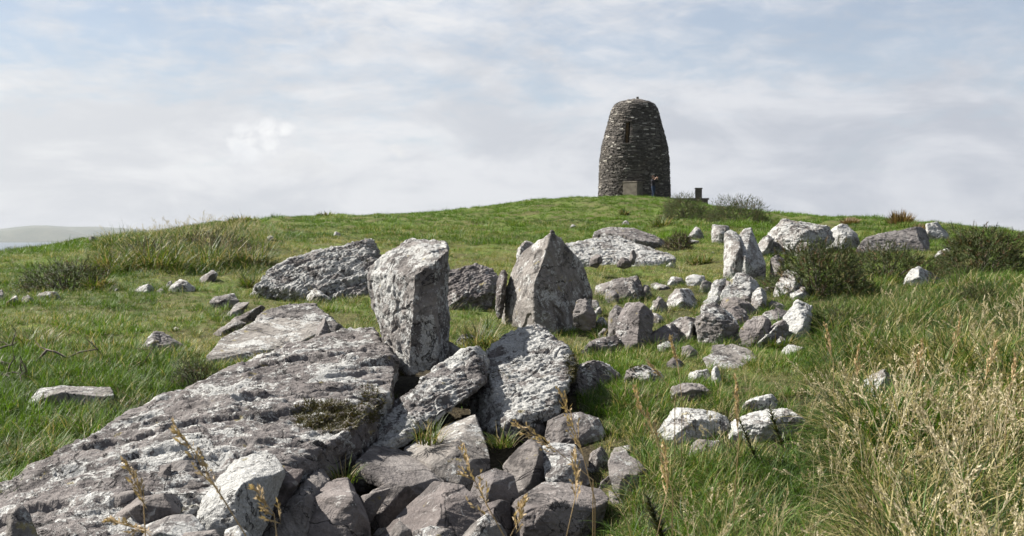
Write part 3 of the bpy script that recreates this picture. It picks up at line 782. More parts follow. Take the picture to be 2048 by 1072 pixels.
rk('stone', 'long wedge-shaped brown stone lowest of the pile on the slab', [(226, 1044), (232, 1030), (276, 996), (345, 984), (366, 994), (358, 1020), (302, 1050), (256, 1058)], t=.14, li=.05, tone=.5, am=0.35, bulge=.15, sink=.05, cuts=3, Y=3.1, group=G2)
rk('stone', 'flat brown stone on top of the wedge-shaped brown stone', [(330, 974), (344, 964), (366, 962), (418, 970), (408, 990), (362, 990), (338, 982)], t=.1, li=.08, tone=.5, am=0.35, sink=.03, cuts=3, Y=3.38, group=G2)
rk('stone', 'small triangular brown stone on edge upon the slab', [(280, 984), (284, 964), (303, 948), (308, 984), (294, 992)], t=.06, li=.05, tone=.3, am=0.35, sink=.05, cuts=3, Y=3.4, group=G2)
rk('stone', 'upright brown brick of stone between the small triangular one and the backmost one', [(304, 990), (308, 956), (316, 934), (342, 930), (340, 968), (322, 990)], t=.08, li=.05, tone=.4, am=0.35, sink=.05, cuts=3, Y=3.42, group=G2)
rk('stone', 'backmost brown stone of the little pile on the slab', [(342, 940), (346, 924), (392, 921), (406, 962), (384, 974), (356, 962)], t=.1, li=.02, tone=.25, am=0.35, sink=.05, cuts=3, Y=3.5, group=G2)
rk('stone', 'half-hidden brown stone behind the wedge-shaped brown stone', [(210, 1000), (214, 990), (246, 986), (298, 975), (306, 992), (268, 1006), (228, 1030)], t=.1, li=.03, tone=.35, am=0.42, sink=.05, cuts=3, Y=3.2, group=G2)
rk('stone', 'grey-green lichened stone standing in the bottom left corner', [(10, 1084), (18, 1024), (44, 1011), (60, 1030), (80, 1084), (40, 1096)], t=.1, li=.35, tone=.6, am=0.42, cuts=3, Y=2.68, group=G2)
rk('boulder', 'bluish mottled rock at the bottom edge under the brown stones', [(270, 1084), (296, 1052), (340, 1032), (382, 1030), (410, 1060), (430, 1092), (350, 1110)], t=.2, li=.5, tone=.2, am=.55, cuts=3, Y=2.98, group=G2)
rk('stone', 'brown flake at the bottom edge under the white crusted boulder', [(350, 1090), (372, 1066), (430, 1060), (446, 1084), (400, 1098)], t=.1, li=.08, tone=.4, am=.55, cuts=3, Y=2.92, group=G2)
rk('stone', 'small pinkish-white stone at the bottom edge between the boulder and the layered stone', [(446, 1090), (452, 1056), (470, 1046), (496, 1066), (504, 1092)], t=.1, li=.55, tone=.8, am=.55, cuts=3, Y=3, group=G2)
# ---- stones in the turf, left
rk('stone', 'white rounded stone in the short turf before the grassy bank', [(270, 582), (278, 574), (296, 568), (307, 575), (304, 586), (284, 588)], t=.25, li=.75, tone=.6, group=G3)
rk('stone', 'largest white peaked stone at the foot of the grassy bank', [(338, 580), (346, 568), (360, 558), (376, 564), (390, 576), (370, 584), (350, 586)], t=.3, li=.7, tone=.65, group=G3)
rk('stone', 'thin upright stone left of the largest white peaked stone', [(332, 576), (336, 564), (343, 561), (346, 576), (338, 580)], t=.12, li=.6, tone=.6, group=G3)
rk('stone', 'dark pebble between the two white stones at the bank', [(314, 584), (320, 578), (328, 579), (330, 586), (320, 588)], t=.12, li=.1, tone=.3, group=G3)
rk('stone', 'grey slab with a white tip in the grass at the right foot of the bank', [(396, 562), (408, 551), (426, 541), (434, 550), (428, 560), (408, 568)], t=.25, li=.45, tone=.4, group=G3)
rk('stone', 'grey rock lying under the dark gorse on the left', [(72, 596), (78, 588), (92, 584), (112, 585), (118, 594), (96, 602)], t=.3, li=.5, tone=.5, group=G3)
rk('stone', 'long pale stone near the edge of the turf on the far left', [(2, 606), (14, 596), (32, 590), (38, 602), (20, 614)], t=.25, li=.5, tone=.5, group=G3)
rk('stone', 'white stone cut by the left edge of the turf', [(-14, 598), (-8, 584), (4, 580), (10, 596), (0, 606)], t=.25, li=.7, tone=.5, group=G3)
rk('stone', 'small grey stone between the long pale stone and the gorse rock', [(42, 604), (46, 594), (58, 590), (68, 602), (54, 608)], t=.2, li=.45, tone=.45, group=G3)
rk('stone', 'dark angular stone with a ridged back in the green grass on the left', [(278, 694, 0), (284, 678, .05), (300, 662, .1), (326, 667, .2), (364, 690, .2), (340, 704, .02), (300, 706, 0)], t=.18, li=.3, tone=.35, strata=1.0, group=G3)
rk('stone_slab', 'pale oblong slab in the turf above the leaning plates', [(416, 606), (430, 594), (468, 587), (477, 602), (450, 612), (428, 618)], t=.25, li=.55, tone=.6, am=.5, group=G3)
rk('stone_slab', 'upper of the thin stone plates leaning beside the broad smooth slab', [(452, 634), (468, 612), (485, 597), (497, 606), (480, 624), (462, 640)], t=.1, li=.3, tone=.35, am=.4, group=G3)
rk('stone_slab', 'middle of the thin stone plates, its dark end against the broad smooth slab', [(456, 648), (486, 622), (512, 607), (530, 616), (520, 630), (490, 640), (464, 654)], t=.12, li=.3, tone=.4, am=.4, group=G3)
rk('stone_slab', 'lowest of the thin stone plates, a long blade pointing left', [(414, 678), (444, 654), (484, 632), (500, 640), (478, 656), (430, 678)], t=.1, li=.35, tone=.55, am=.4, group=G3)
rk('stone', 'grey tent-shaped stone in the grass before the knobbly ridge', [(611, 594), (618, 584), (632, 577), (648, 588), (668, 604), (646, 608), (622, 604)], t=.25, li=.55, tone=.5, group=G3)
rk('stone_slab', 'low whitish slab lost in the grass left of the long slab', [(60, 806, 0), (70, 782, .08), (84, 778, .12), (126, 773, .16), (216, 776, .2), (224, 796, .05), (150, 812, 0), (90, 820, 0)], t=.2, li=.5, tone=.5, am=.6, group=G3)
for i, (x, y, s, lab) in enumerate([
        (672, 468, 9, 'tiny pale stone far up the slope under the highest tussock'), (540, 475, 7, 'tiny grey stone on the shoulder of the grassy bank'),
        (232, 580, 5, 'white pebble in the short turf by itself'), (1146, 452, 6, 'tiny stone on the green slope left of the dark hump'),
        (1252, 446, 9, 'small pale stone on the slope below the tower'), (1278, 453, 5, 'pebble right of the small pale stone below the tower'),
        (352, 658, 6, 'little white stone in the turf above the dark ridged stone'), (184, 478, 10, 'grey block on the grassy skyline above the sea'),
        (1426, 506, 6, 'pebble in the grass left of the twin slabs'), (1340, 530, 8, 'brown stone in the grass right of the white outcrop'),
        (1310, 604, 6, 'pale chip of stone in the turf near the low triangular stone')]):
    rk('stone', lab, [(x - s, y + s * .5), (x - s * .6, y - s * .3), (x, y - s * .6), (x + s * .9, y - s * .1), (x + s, y + s * .5), (x, y + s * .8)], t=.15, li=.55, tone=.5, group=G3)


_r = random.Random(21)
MAIN = [(R, sum(p[0] for p in R['pts']) / len(R['pts']), sum(p[1] for p in R['pts']) / len(R['pts'])) for R in ROCKS]
USED = set()


def short(lab):
    """the leading words of a rock's label, enough to find it by"""
    lab = lab.split(',')[0]
    for cut in (' lying ', ' leaning ', ' standing ', ' tilted ', ' at the bottom edge', ' on the back', ' joined ', ' half hidden', ' resting ', ' running ', ' slanting ', ' wedged ', ' in the gap', ' with curved', ' tucked', ' stepping', ' under ', ' behind ', ' before ', ' beside '):
        if cut in lab and len(lab.split(cut)[0].split()) >= 3:
            lab = lab.split(cut)[0]
    ws = lab.split()
    return ' '.join(ws[:8])


def filler(grp, x, y, s, li):
    shard = 'foreground' in grp
    n = _r.randint(5, 6)
    a0, tl = _r.uniform(0, 6.28), _r.uniform(-.9, .9)
    fx, fy = (1.75, .60) if shard else (1.3, .9)
    pts = []
    for k in range(n):
        a = a0 + 6.283 * (k + _r.uniform(-.3, .3)) / n
        q = s * _r.uniform(.75, 1.2)
        u_, v_ = q * fx * math.cos(a), q * fy * math.sin(a)
        pts.append((x + u_ * math.cos(tl) - v_ * math.sin(tl), y + u_ * math.sin(tl) + v_ * math.cos(tl)))
    lic = _r.uniform(*li)
    kind = 'pale' if lic > .5 else ('brown' if lic < .2 else 'grey')
    lab = None
    for R, cx, cy in sorted(MAIN, key=lambda m: math.hypot(m[1] - x, m[2] - y)):
        dx_, dy_ = x - cx, y - cy
        way = ('right of' if dx_ > 0 else 'left of') if abs(dx_) > abs(dy_) else ('in front of' if dy_ > 0 else 'behind')
        if (way, R['label']) not in USED:
            USED.add((way, R['label']))
            sh = short(R['label'])
            for art in ('the ', 'a '):
                if sh.startswith(art):
                    sh = sh[len(art):]
            lab = 'small %s stone just %s the %s' % (kind, way, sh)
            break
    rk('stone', lab, pts, t=.045 if shard else s / F * 8 * 1.2, li=lic, tone=_r.uniform(.1, .7), am=.5, cuts=1 if shard else 5, lean=_r.uniform(.3, 1.6) if shard else .9, bulge=0 if shard else .25, steps=.3, group=grp)


_A = [(1188, 612), (1310, 640), (1356, 730), (1378, 700), (1408, 640), (1420, 600), (1392, 560), (1436, 640), (1440, 700), (1480, 640), (1492, 600), (1520, 650), (1548, 612), (1556, 690), (1590, 700), (1540, 580), (1418, 620), (1360, 650), (1206, 650), (1330, 690), (1460, 580), (1600, 590), (1230, 590), (1350, 560)]
for _x, _y in _A:
    filler('small stones of the heap', _x + _r.uniform(-5, 5), _y + _r.uniform(-5, 5), _r.uniform(10, 18), (.25, .7))
_B = [(420, 1070), (590, 1010), (660, 965), (752, 1078), (760, 985), (905, 985), (970, 975), (1000, 960), (1090, 985), (1120, 900), (1060, 870), (1000, 885), (1180, 880), (1210, 960), (1230, 1000), (1100, 1075), (690, 975), (1250, 985), (310, 1066), (240, 1072), (1140, 1000)]
for _x, _y in _B:
    filler('small stones of the foreground pile', _x + _r.uniform(-6, 6), _y + _r.uniform(-6, 6), _r.uniform(11, 21), (.05, .5))


def chips(p):
    """squared distance to the nearest of scattered points: hollow flakes meeting in sharp ridges"""
    q = p - 0.5
    i = np.floor(q).astype(np.int64)
    best = np.full(len(p), 9.0)
    for cx in (0, 1):
        for cy in (0, 1):
            for cz in (0, 1):
                c = i + np.array([cx, cy, cz])
                h = _perm[(_perm[(_perm[c[:, 0] & 511] + c[:, 1]) & 511] + c[:, 2]) & 511]
                o = c + 0.5 + 0.36 * _grad[h]
                d = ((p - o) ** 2).sum(1) + 0.12 * _grad[(h + 77) & 511][:, 0]
                best = np.minimum(best, d)
    return best


def cuts_heap(cx, cy):
    return cx > 1180 and cy > 545


def build_rocks():
    tmp, specs = [], []
    bv, bf = [], []
    for R in ROCKS:
        pts = R['pts']
        ymax = max(p[1] for p in pts)
        ymin = min(p[1] for p in pts)
        low = max(pts, key=lambda p: p[1])
        Y0 = R['Y'] or depth_at(low[0], low[1] + (0.03 if R['group'] == G2 else -0.05) * (ymax - ymin))
        cx = sum(p[0] for p in pts) / len(pts)
        cy = sum(p[1] for p in pts) / len(pts)
        wid = (max(p[0] for p in pts) - min(p[0] for p in pts)) / F * Y0
        hgt = (ymax - ymin) / F * Y0
        if R['cuts'] >= 3:
            pts = [(cx + (p[0] - cx) * 1.07, cy + (p[1] - cy) * 1.07) + tuple(p[2:]) for p in pts]
        if R['group'] == G1 and cuts_heap(cx, cy) and R['cuts'] >= 3:
            pts = [(cx + (p[0] - cx) * 1.10, cy + (p[1] - cy) * 1.10) + tuple(p[2:]) for p in pts]
        th = (R['t'] or 0.5 * wid) * (.7 if R['group'] == G2 else 1)
        if R['group'] == G2:
            R['bulge'] *= .35
            R['steps'] *= .45
        rr = random.Random(hash(R['label'].__len__()) + int(cx * 7 + cy * 13))
        pix = F / 2 / Y0                                   # render pixels per metre
        P3, front = [], []
        for p in pts:
            d = p[2] if len(p) > 2 else (ymax - p[1]) / F * Y0 * R['lean'] + rr.uniform(0, .35) * th
            q = P(p[0], p[1], Y0 + d)
            front.append(q)
            P3.append(q)
            P3.append(P(cx + (p[0] - cx) * .86, cy + (p[1] - cy) * .86, Y0 + d + th * rr.uniform(.8, 1.15)))
        if R['bulge']:
            for _ in range(2):
                bx, by = cx + rr.uniform(-.25, .25) * (wid / Y0 * F), cy + rr.uniform(-.2, .25) * (ymax - ymin)
                P3.append(P(bx, by, Y0 - R['bulge'] * min(hgt, wid) * rr.uniform(.15, .9)))
        if R['sink']:
            for q in list(P3):
                if q.z < min(v.z for v in front) + 0.3 * hgt:
                    P3.append(q - Vector((0, 0, R['sink'])))
        bm = bmesh.new()
        for q in P3:
            bm.verts.new(q)
        r = bmesh.ops.convex_hull(bm, input=bm.verts)
        bmesh.ops.delete(bm, geom=[v for v in bm.verts if not v.link_faces], context='VERTS')
        bmesh.ops.recalc_face_normals(bm, faces=bm.faces)
        ctr = sum((v.co for v in bm.verts), Vector()) / len(bm.verts)
        for _ in range(R['cuts']):
            no = Vector((rr.uniform(-1, 1), rr.uniform(-1, .5), rr.uniform(-.3, 1))).normalized()
            ex = [(v.co - ctr).dot(no) for v in bm.verts]
            co = ctr + no * (max(ex) - rr.uniform(.07, .22) * min(max(ex) - min(ex), 1.2 * min(wid, hgt)))
            bmesh.ops.bisect_plane(bm, geom=bm.verts[:] + bm.edges[:] + bm.faces[:], plane_co=co, plane_no=no, clear_outer=True)
            bmesh.ops.holes_fill(bm, edges=[e for e in bm.edges if e.is_boundary], sides=0)
        bmesh.ops.recalc_face_normals(bm, faces=bm.faces)
        bm.verts.index_update()
        base = len(bv)
        bv += [tuple(v.co) for v in bm.verts]
        bf += [tuple(base + v.index for v in f.verts) for f in bm.faces]
        o0 = Vector((sum(v.co.x for v in bm.verts) / len(bm.verts), sum(v.co.y for v in bm.verts) / len(bm.verts), min(v.co.z for v in bm.verts)))
        bmesh.ops.translate(bm, verts=bm.verts, vec=-o0)
        me = bpy.data.meshes.new('hull')
        bm.to_mesh(me)
        bm.free()
        ob = bpy.data.objects.new('hull', me)
        COL.objects.link(ob)
        md = ob.modifiers.new('r', 'REMESH')
        md.mode = 'VOXEL'
        area = wid * hgt
        md.voxel_size = max(1.0 / pix, 0.004, min(wid, hgt) / 130)
        if area * pix * pix < 9000:
            md.voxel_size = max(.75 / pix, .0035)
        if area * pix * pix < 250:
            md.voxel_size = 0.8 / pix
        tmp.append(ob)
        specs.append((R, o0, Y0, min(wid, hgt), pix))
    dg = bpy.context.evaluated_depsgraph_get()
    total = 0
    for ob, (R, o0, Y0, size, pix) in zip(tmp, specs):
        ev = ob.evaluated_get(dg)
        me = bpy.data.meshes.new_from_object(ev)
        n = len(me.vertices)
        V = np.empty(n * 3, np.float32)
        me.vertices.foreach_get('co', V)
        V = V.reshape(-1, 3).astype(float)
        N = np.empty(n * 3, np.float32)
        me.vertices.foreach_get('normal', N)
        N = N.reshape(-1, 3).astype(float)
        W = V + np.array(o0)
        a = R['am'] * (.7 if size < .35 else 1) * (.65 if R['group'] == G2 else 1)
        s = min(max(size, 0.08), 0.7)
        bed = np.array(R['bed'], float)
        bed /= np.linalg.norm(bed)
        along = W - 0.78 * np.outer(W @ bed, bed) * 0
        st_ = W + np.outer(W @ bed, bed) * 4.0           # squeezed across the bedding
        D = 0.030 * s * a * fbm(W * (1.6 / s) + 3.3, 2)
        wq = W + 0.05 * np.stack([fbm(W * 6 + 1, 2), fbm(W * 6 + 5, 2), fbm(W * 6 + 9, 2)], -1)
        wst = wq + np.outer(wq @ bed, bed) * 2.5
        D += 0.040 * s ** .75 * a * (.35 + .65 * R['strata']) * (chips(wst * (2.6 / s ** .6)) - .25)
        D += 0.015 * s ** .5 * a * (chips(wst * (7.5 / s ** .5) + 31.0) - .25)
        D += 0.014 * s ** .5 * a * R['strata'] * fbm(st_ * (5 / s ** .5) + 8.1, 4, .6, True)
        D += 0.007 * s ** .4 * a * (chips(wst * (17 / s ** .4) + 11.0) - .25)
        D += 0.009 * a * fbm(W * 24 + 1.7, 4, .62)
        D += 0.006 * a * np.minimum(0, fbm(W * 17 + 6.6, 3) + .06) * 3
        # split ledges: blocks between bedding planes and cross joints stand in or out
        hsh = lambda k: (np.sin(k * 127.1 + 3.7) * 43758.5) % 1.0
        t1 = np.cross(bed, [.3, .5, .81])
        t1 /= np.linalg.norm(t1)
        t2 = np.cross(bed, t1)
        q = wq @ bed / (0.035 + 0.09 * s) + 0.9 * fbm(W * (1.6 / s ** .6) + 2.2, 2)
        e1 = wq @ t1 / (0.10 + 0.32 * s) + 0.8 * fbm(W * (1.3 / s ** .6) + 7.7, 2)
        i0, fr = np.floor(q), q - np.floor(q)
        e1 = e1 + hsh(i0 * 3.1) * .8
        j0, fj = np.floor(e1), e1 - np.floor(e1)
        val = lambda a_, b_: hsh(a_ * 57.0 + b_ * 13.0)
        wq_ = sstep(.88, 1, fr)
        v0 = val(i0, j0) * (1 - wq_) + val(i0 + 1, j0) * wq_
        wj_ = sstep(.93, 1, fj)
        v1 = val(i0, j0 + 1) * (1 - wq_) + val(i0 + 1, j0 + 1) * wq_
        D += R['steps'] * 0.055 * s ** .7 * (v0 * (1 - wj_) + v1 * wj_ - .5)
        # cracks
        c = fbm(W * 2.3 + 4.4, 3)
        D -= 0.016 * a * (1 - sstep(0.0, 0.020, np.abs(c - .12))) * s ** .3
        V += N * D[:, None]
        me.vertices.foreach_set('co', V.astype(np.float32).ravel())
        me.polygons.foreach_set('use_smooth', [True] * len(me.polygons))
        me.update()
        total += len(me.polygons) * 2
        me.name = R['name']
        o = link(R['name'], me, M_ROCK, loc=o0)
        o['lichen'], o['tone'], o['grain'] = float(R['li']), float(R['tone']), float(R['grain'])
        tag(o, R['label'], 'rock', R['group'])
        R['ob'] = o
        R['foot'] = (o0.x, Y0, (max(p[0] for p in R['pts']) - min(p[0] for p in R['pts'])) / F * Y0)
    for ob in tmp:
        me = ob.data
        bpy.data.objects.remove(ob)
        bpy.data.meshes.remove(me)
    print('rocks', len(ROCKS), 'tris', total)
    return BVHTree.FromPolygons(bv, bf)


ROCK_BVH = build_rocks()

# ------------------------------------------------------------------ the tower on the summit
TY = 82.0
PXM = TY / F
TC = P(1268.5, 398, TY)
PROF = [(-30, 72.5), (0, 71.8), (40, 70.6), (78, 69.3), (105, 65.5), (128, 59.5), (150, 53.5), (174, 47.2), (181, 44.5), (187, 40), (191, 34.5), (194, 27)]


def trad(z):
    return float(np.interp(z / PXM, [p[0] for p in PROF], [p[1] for p in PROF])) * PXM


def masonry_mat():
    m, t = new_mat('tower_masonry')
    co = t.n('ShaderNodeTexCoord').outputs['Object']
    sh = t.n('ShaderNodeAttribute', attribute_type='GEOMETRY', attribute_name='shade').outputs['Fac']
    n1 = t.noise(co, 9, 5, 0.65)
    n2 = t.noise(co, 1.1, 4, 0.6)
    col = t.ramp(sh, [(0.0, (0.040, 0.036, 0.033)), (0.45, (0.092, 0.083, 0.075)), (0.80, (0.185, 0.170, 0.153)), (0.90, (0.36, 0.34, 0.30)), (1.0, (0.48, 0.46, 0.42))])
    col = t.mix(t.math('MULTIPLY', t.rng(n1, 0.40, 0.62), 0.6), col, t.mix(1.0, col, (0.5, 0.48, 0.46), 'MULTIPLY'))
    col = t.mix(t.math('MULTIPLY', t.rng(n1, 0.60, 0.70), 0.6), col, (0.33, 0.31, 0.28))
    col = t.mix(t.math('MULTIPLY', t.rng(n2, 0.5, 0.7), 0.45), col, t.mix(1.0, col, (1.35, 1.25, 1.1), 'MULTIPLY'))
    bmp = t.n('ShaderNodeBump', {'Strength': 0.6, 'Distance': 0.02, 'Height': n1})
    finish(t, t.n('ShaderNodeBsdfPrincipled', {'Base Color': col, 'Roughness': 0.92, 'Normal': bmp.outputs[0], 'Specular IOR Level': 0.2}).outputs[0])
    return m


M_MAS = masonry_mat()
M_MORTAR = plain_mat('lime_mortar', (0.045, 0.038, 0.034), (0.10, 0.088, 0.078), 5.0)
M_CONC = plain_mat('weathered_concrete', (0.07, 0.060, 0.048), (0.16, 0.142, 0.115), 2.4, 0.92, 0.6, (0.23, 0.21, 0.18))
M_RUST = plain_mat('ochre_stained_boards', (0.05, 0.034, 0.020), (0.11, 0.075, 0.04), 3.0)


def box_mesh(name, sx, sy, sz, bev=0.012, jit=0.0, seed=0, z0=0.0):
    bm = bmesh.new()
    bmesh.ops.create_cube(bm, size=1)
    bmesh.ops.scale(bm, vec=(sx, sy, sz), verts=bm.verts)
    bmesh.ops.translate(bm, vec=(0, 0, sz / 2 + z0), verts=bm.verts)
    if bev:
        bmesh.ops.bevel(bm, geom=bm.edges[:], offset=bev, segments=2, affect='EDGES', profile=0.6)
    if jit:
        rr = random.Random(seed)
        for v in bm.verts:
            v.co += Vector((rr.uniform(-jit, jit), rr.uniform(-jit, jit), rr.uniform(-jit, jit)))
    me = bpy.data.meshes.new(name)
    bm.to_mesh(me)
    bm.free()
    return me


NICHE_A, NICHE_W = -0.361, 0.20           # slit window: angle on the wall, half width in metres
NZ0, NZ1 = 106 * PXM, 148 * PXM


def build_tower():
    root = empty('stone_tower', TC)
    tag(root, 'dark round stone tower tapering to a domed top on the hill crest', 'tower')
    # core of the wall, with the slit let into it
    na = 160
    zs = np.concatenate([np.linspace(-1.2, NZ0, 26), np.linspace(NZ0, NZ1, 14)[1:], np.linspace(NZ1, 184 * PXM, 12)[1:], [188 * PXM, 192 * PXM]])
    half = NICHE_W / trad((NZ0 + NZ1) / 2)
    k = 3
    angs = np.concatenate([np.linspace(NICHE_A - half, NICHE_A + half, k + 1), np.linspace(NICHE_A + half, NICHE_A - half + 2 * math.pi, na - k + 1)[1:-1]])
    V, Q = [], []
    for z in zs:
        r = trad(z) - 0.07
        for a in angs:
            V.append((r * math.sin(a), -r * math.cos(a), z))
    n = len(angs)
    r0, r1 = 25, 38
    for i in range(len(zs) - 1):
        for j in range(n):
            if r0 <= i < r1 and j < k:
                continue
            a, b = i * n + j, i * n + (j + 1) % n
            Q.append((a, b, b + n, a + n))
    dirv = np.array([math.sin(NICHE_A), -math.cos(NICHE_A), 0])
    ring = [(r0, j) for j in range(k + 1)] + [(i, k) for i in range(r0 + 1, r1 + 1)] + [(r1, j) for j in range(k - 1, -1, -1)] + [(i, 0) for i in range(r1 - 1, r0, -1)]
    inner = []
    for (i, j) in ring:
        v = np.array(V[i * n + j]) - dirv * 0.75
        inner.append(len(V))
        V.append(tuple(v))
    m = len(ring)
    for q in range(m):
        (i, j), (i2, j2) = ring[q], ring[(q + 1) % m]
        Q.append((i * n + j, inner[q], inner[(q + 1) % m], i2 * n + j2))
    core = mesh_np('wall_core', V, Q + [tuple(inner)] + [tuple((len(zs) - 1) * n + j for j in range(n))])
    link('wall_core', core, M_MORTAR, root)
    # courses of stone
    rr = random.Random(5)
    stones = []
    z = -0.9
    while z < 190.5 * PXM:
        h = rr.uniform(0.06, 0.125)
        a = rr.uniform(0, 1)
        end = a + 2 * math.pi
        r = trad(z)
        while a < end:
            ln = rr.uniform(0.13, 0.28) if rr.random() < .65 else rr.uniform(0.28, 0.50)
            b = min(a + ln / r, end)
            ca_ = (a + b) / 2
            am = (ca_ - NICHE_A + math.pi) % (2 * math.pi) - math.pi
            if not (NZ0 - .02 < z + h / 2 < NZ1 + .02 and abs(am) < half + (b - a) * .35):
                stones.append((a, b, z, h))
            a = b
        z += h
    dat = []
    for (a, b, z, h) in stones:
        g = rr.uniform(.006, .014)
        zz0, zz1 = z + g + rr.uniform(-.01, .01), z + h - g + rr.uniform(-.01, .01)
        out = rr.uniform(-.035, .045)
        r_ = trad(z)
        a0, a1 = a + g / r_, b - g / r_
        vs = []
        for (aa, zz) in ((a0, zz0), (a1, zz0), (a1, zz1), (a0, zz1)):
            for dep in (0, 1):
                ra = trad(zz) + (out + rr.uniform(-.015, .015) if dep == 0 else -.11)
                ja = aa + (rr.uniform(-.012, .012) / r_ if dep == 0 else 0)
                vs.append((ra * math.sin(ja), -ra * math.cos(ja), zz + (rr.uniform(-.012, .012) if dep == 0 else 0)))
        sh = rr.betavariate(1.6, 2.0) * .80
        if rr.random() < .045:
            sh = rr.uniform(.80, .97)
        dat.append((vs, sh, ((a + b) / 2 + math.pi) % (2 * math.pi) - math.pi, (b - a) * r_ * h))
    FQ = [(0, 2, 4, 6), (0, 1, 3, 2), (2, 3, 5, 4), (4, 5, 7, 6), (6, 7, 1, 0)]

    def mk(lst, nm):
        V, Q, S = [], [], []
        for (vs, sh, _, _) in lst:
            o = len(V)
            V += vs
            Q += [tuple(o + i for i in f) for f in FQ]
            S += [sh] * 8
        me = mesh_np(nm, V, Q)
        vattr(me, 'shade', S)
        return me
    vis = sorted([d for d in dat if abs(d[2]) < 1.25], key=lambda d: -d[3] * math.cos(d[2]))
    big, ids = vis[:295], set(id(d) for d in vis[:295])
    for d in big:
        link('stone', mk([d], 'stone'), M_MAS, root)
    rest = link('stonework', mk([d for d in dat if id(d) not in ids], 'stonework'), M_MAS, root)
    rest['kind'] = 'stuff'
    # rubble dome on top
    V, Q = [(0, 0, 197.5 * PXM)], []
    rings = [(197, 9), (196, 17), (194.5, 25), (191, 32)]
    rr = random.Random(2)
    for (zz, rad_) in rings:
        for j in range(40):
            a = 2 * math.pi * j / 40
            q = rad_ * PXM + rr.uniform(-.07, .07)
            V.append((q * math.sin(a), -q * math.cos(a), zz * PXM + rr.uniform(-.06, .06)))
    for j in range(40):
        Q.append((0, 1 + (j + 1) % 40, 1 + j))
    for i in range(3):
        for j in range(40):
            a, b = 1 + i * 40 + j, 1 + i * 40 + (j + 1) % 40
            Q.append((a, b, b + 40, a + 40))
    me = mesh_np('roof', V, Q)
    vattr(me, 'shade', [rr.uniform(.15, .6) for _ in V])
    link('roof', me, M_MAS, root)
    fin = link('finial', box_mesh('finial', .20, .20, .34, .02, .01), M_CONC, root, (5.5 * PXM, 0, 194.5 * PXM))
    # ochre boards half closing the slit
    sh = link('shutter', box_mesh('shutter', .22, .05, NZ1 - NZ0 - .06, .01, .006), M_RUST, root)
    rm = (trad((NZ0 + NZ1) / 2) - 0.20)
    aa = NICHE_A - 0.085 / rm
    sh.location = (rm * math.sin(aa), -rm * math.cos(aa), NZ0 + .03)
    sh.rotation_euler = (math.radians(-7), 0, NICHE_A)
    # lintel and sill
    for nm, zz, wd in (('lintel', NZ1 - .02, .68), ('sill', NZ0 - .14, .62)):
        r_ = trad(zz) - .10
        o = link(nm, box_mesh(nm, wd, .26, .13, .02, .008, 3), M_MAS, root)
        vattr(o.data, 'shade', [.35] * len(o.data.vertices))
        o.location = (r_ * math.sin(NICHE_A), -r_ * math.cos(NICHE_A), zz)
        o.rotation_euler = (0, 0, NICHE_A)
    return root


build_tower()
# plinth against its foot
a = -0.16
pr = 71 * PXM + 0.12
pb = empty('plinth', TC + Vector((pr * math.sin(a), -pr * math.cos(a), -0.35)))
pb.rotation_euler = (0, 0, -0.62)
tag(pb, 'square pale plastered block built against the foot of the round tower', 'plinth')
link('block', box_mesh('block', 1.30, 0.95, 1.55, .03, .012, 4), M_CONC, pb)
link('cap', box_mesh('cap', 1.36, 1.0, .10, .02, .008, 5, 1.553), M_CONC, pb)
# low wall with a coping and the pillar on it
WY = 81.0
wl, wr = P(1338, 396, WY), P(1415, 396.5, WY)
wv = wr - wl
lw = empty('low_wall', Vector(((wl.x + wr.x) / 2, WY, wl.z - 1.5)))
tag(lw, 'low rendered wall with a flat coping right of the tower foot', 'wall')
link('wall', box_mesh('wall', wv.length, .5, 1.34, .02, .01, 6), M_CONC, lw)
link('coping', box_mesh('coping', wv.length + .14, .66, .14, .02, .008, 7, 1.343), M_CONC, lw)
px_ = P(1397, 396, WY)
pp = empty('pillar', Vector((px_.x, WY, lw.location.z + 1.486)))
tag(pp, 'short square stone pillar standing on the coping of the low wall', 'pillar')
link('shaft', box_mesh('shaft', .50, .46, .74, .025, .012, 8), M_MORTAR if False else M_CONC, pp)
link('cap', box_mesh('cap', .56, .52, .10, .02, .01, 9, .743), M_CONC, pp)


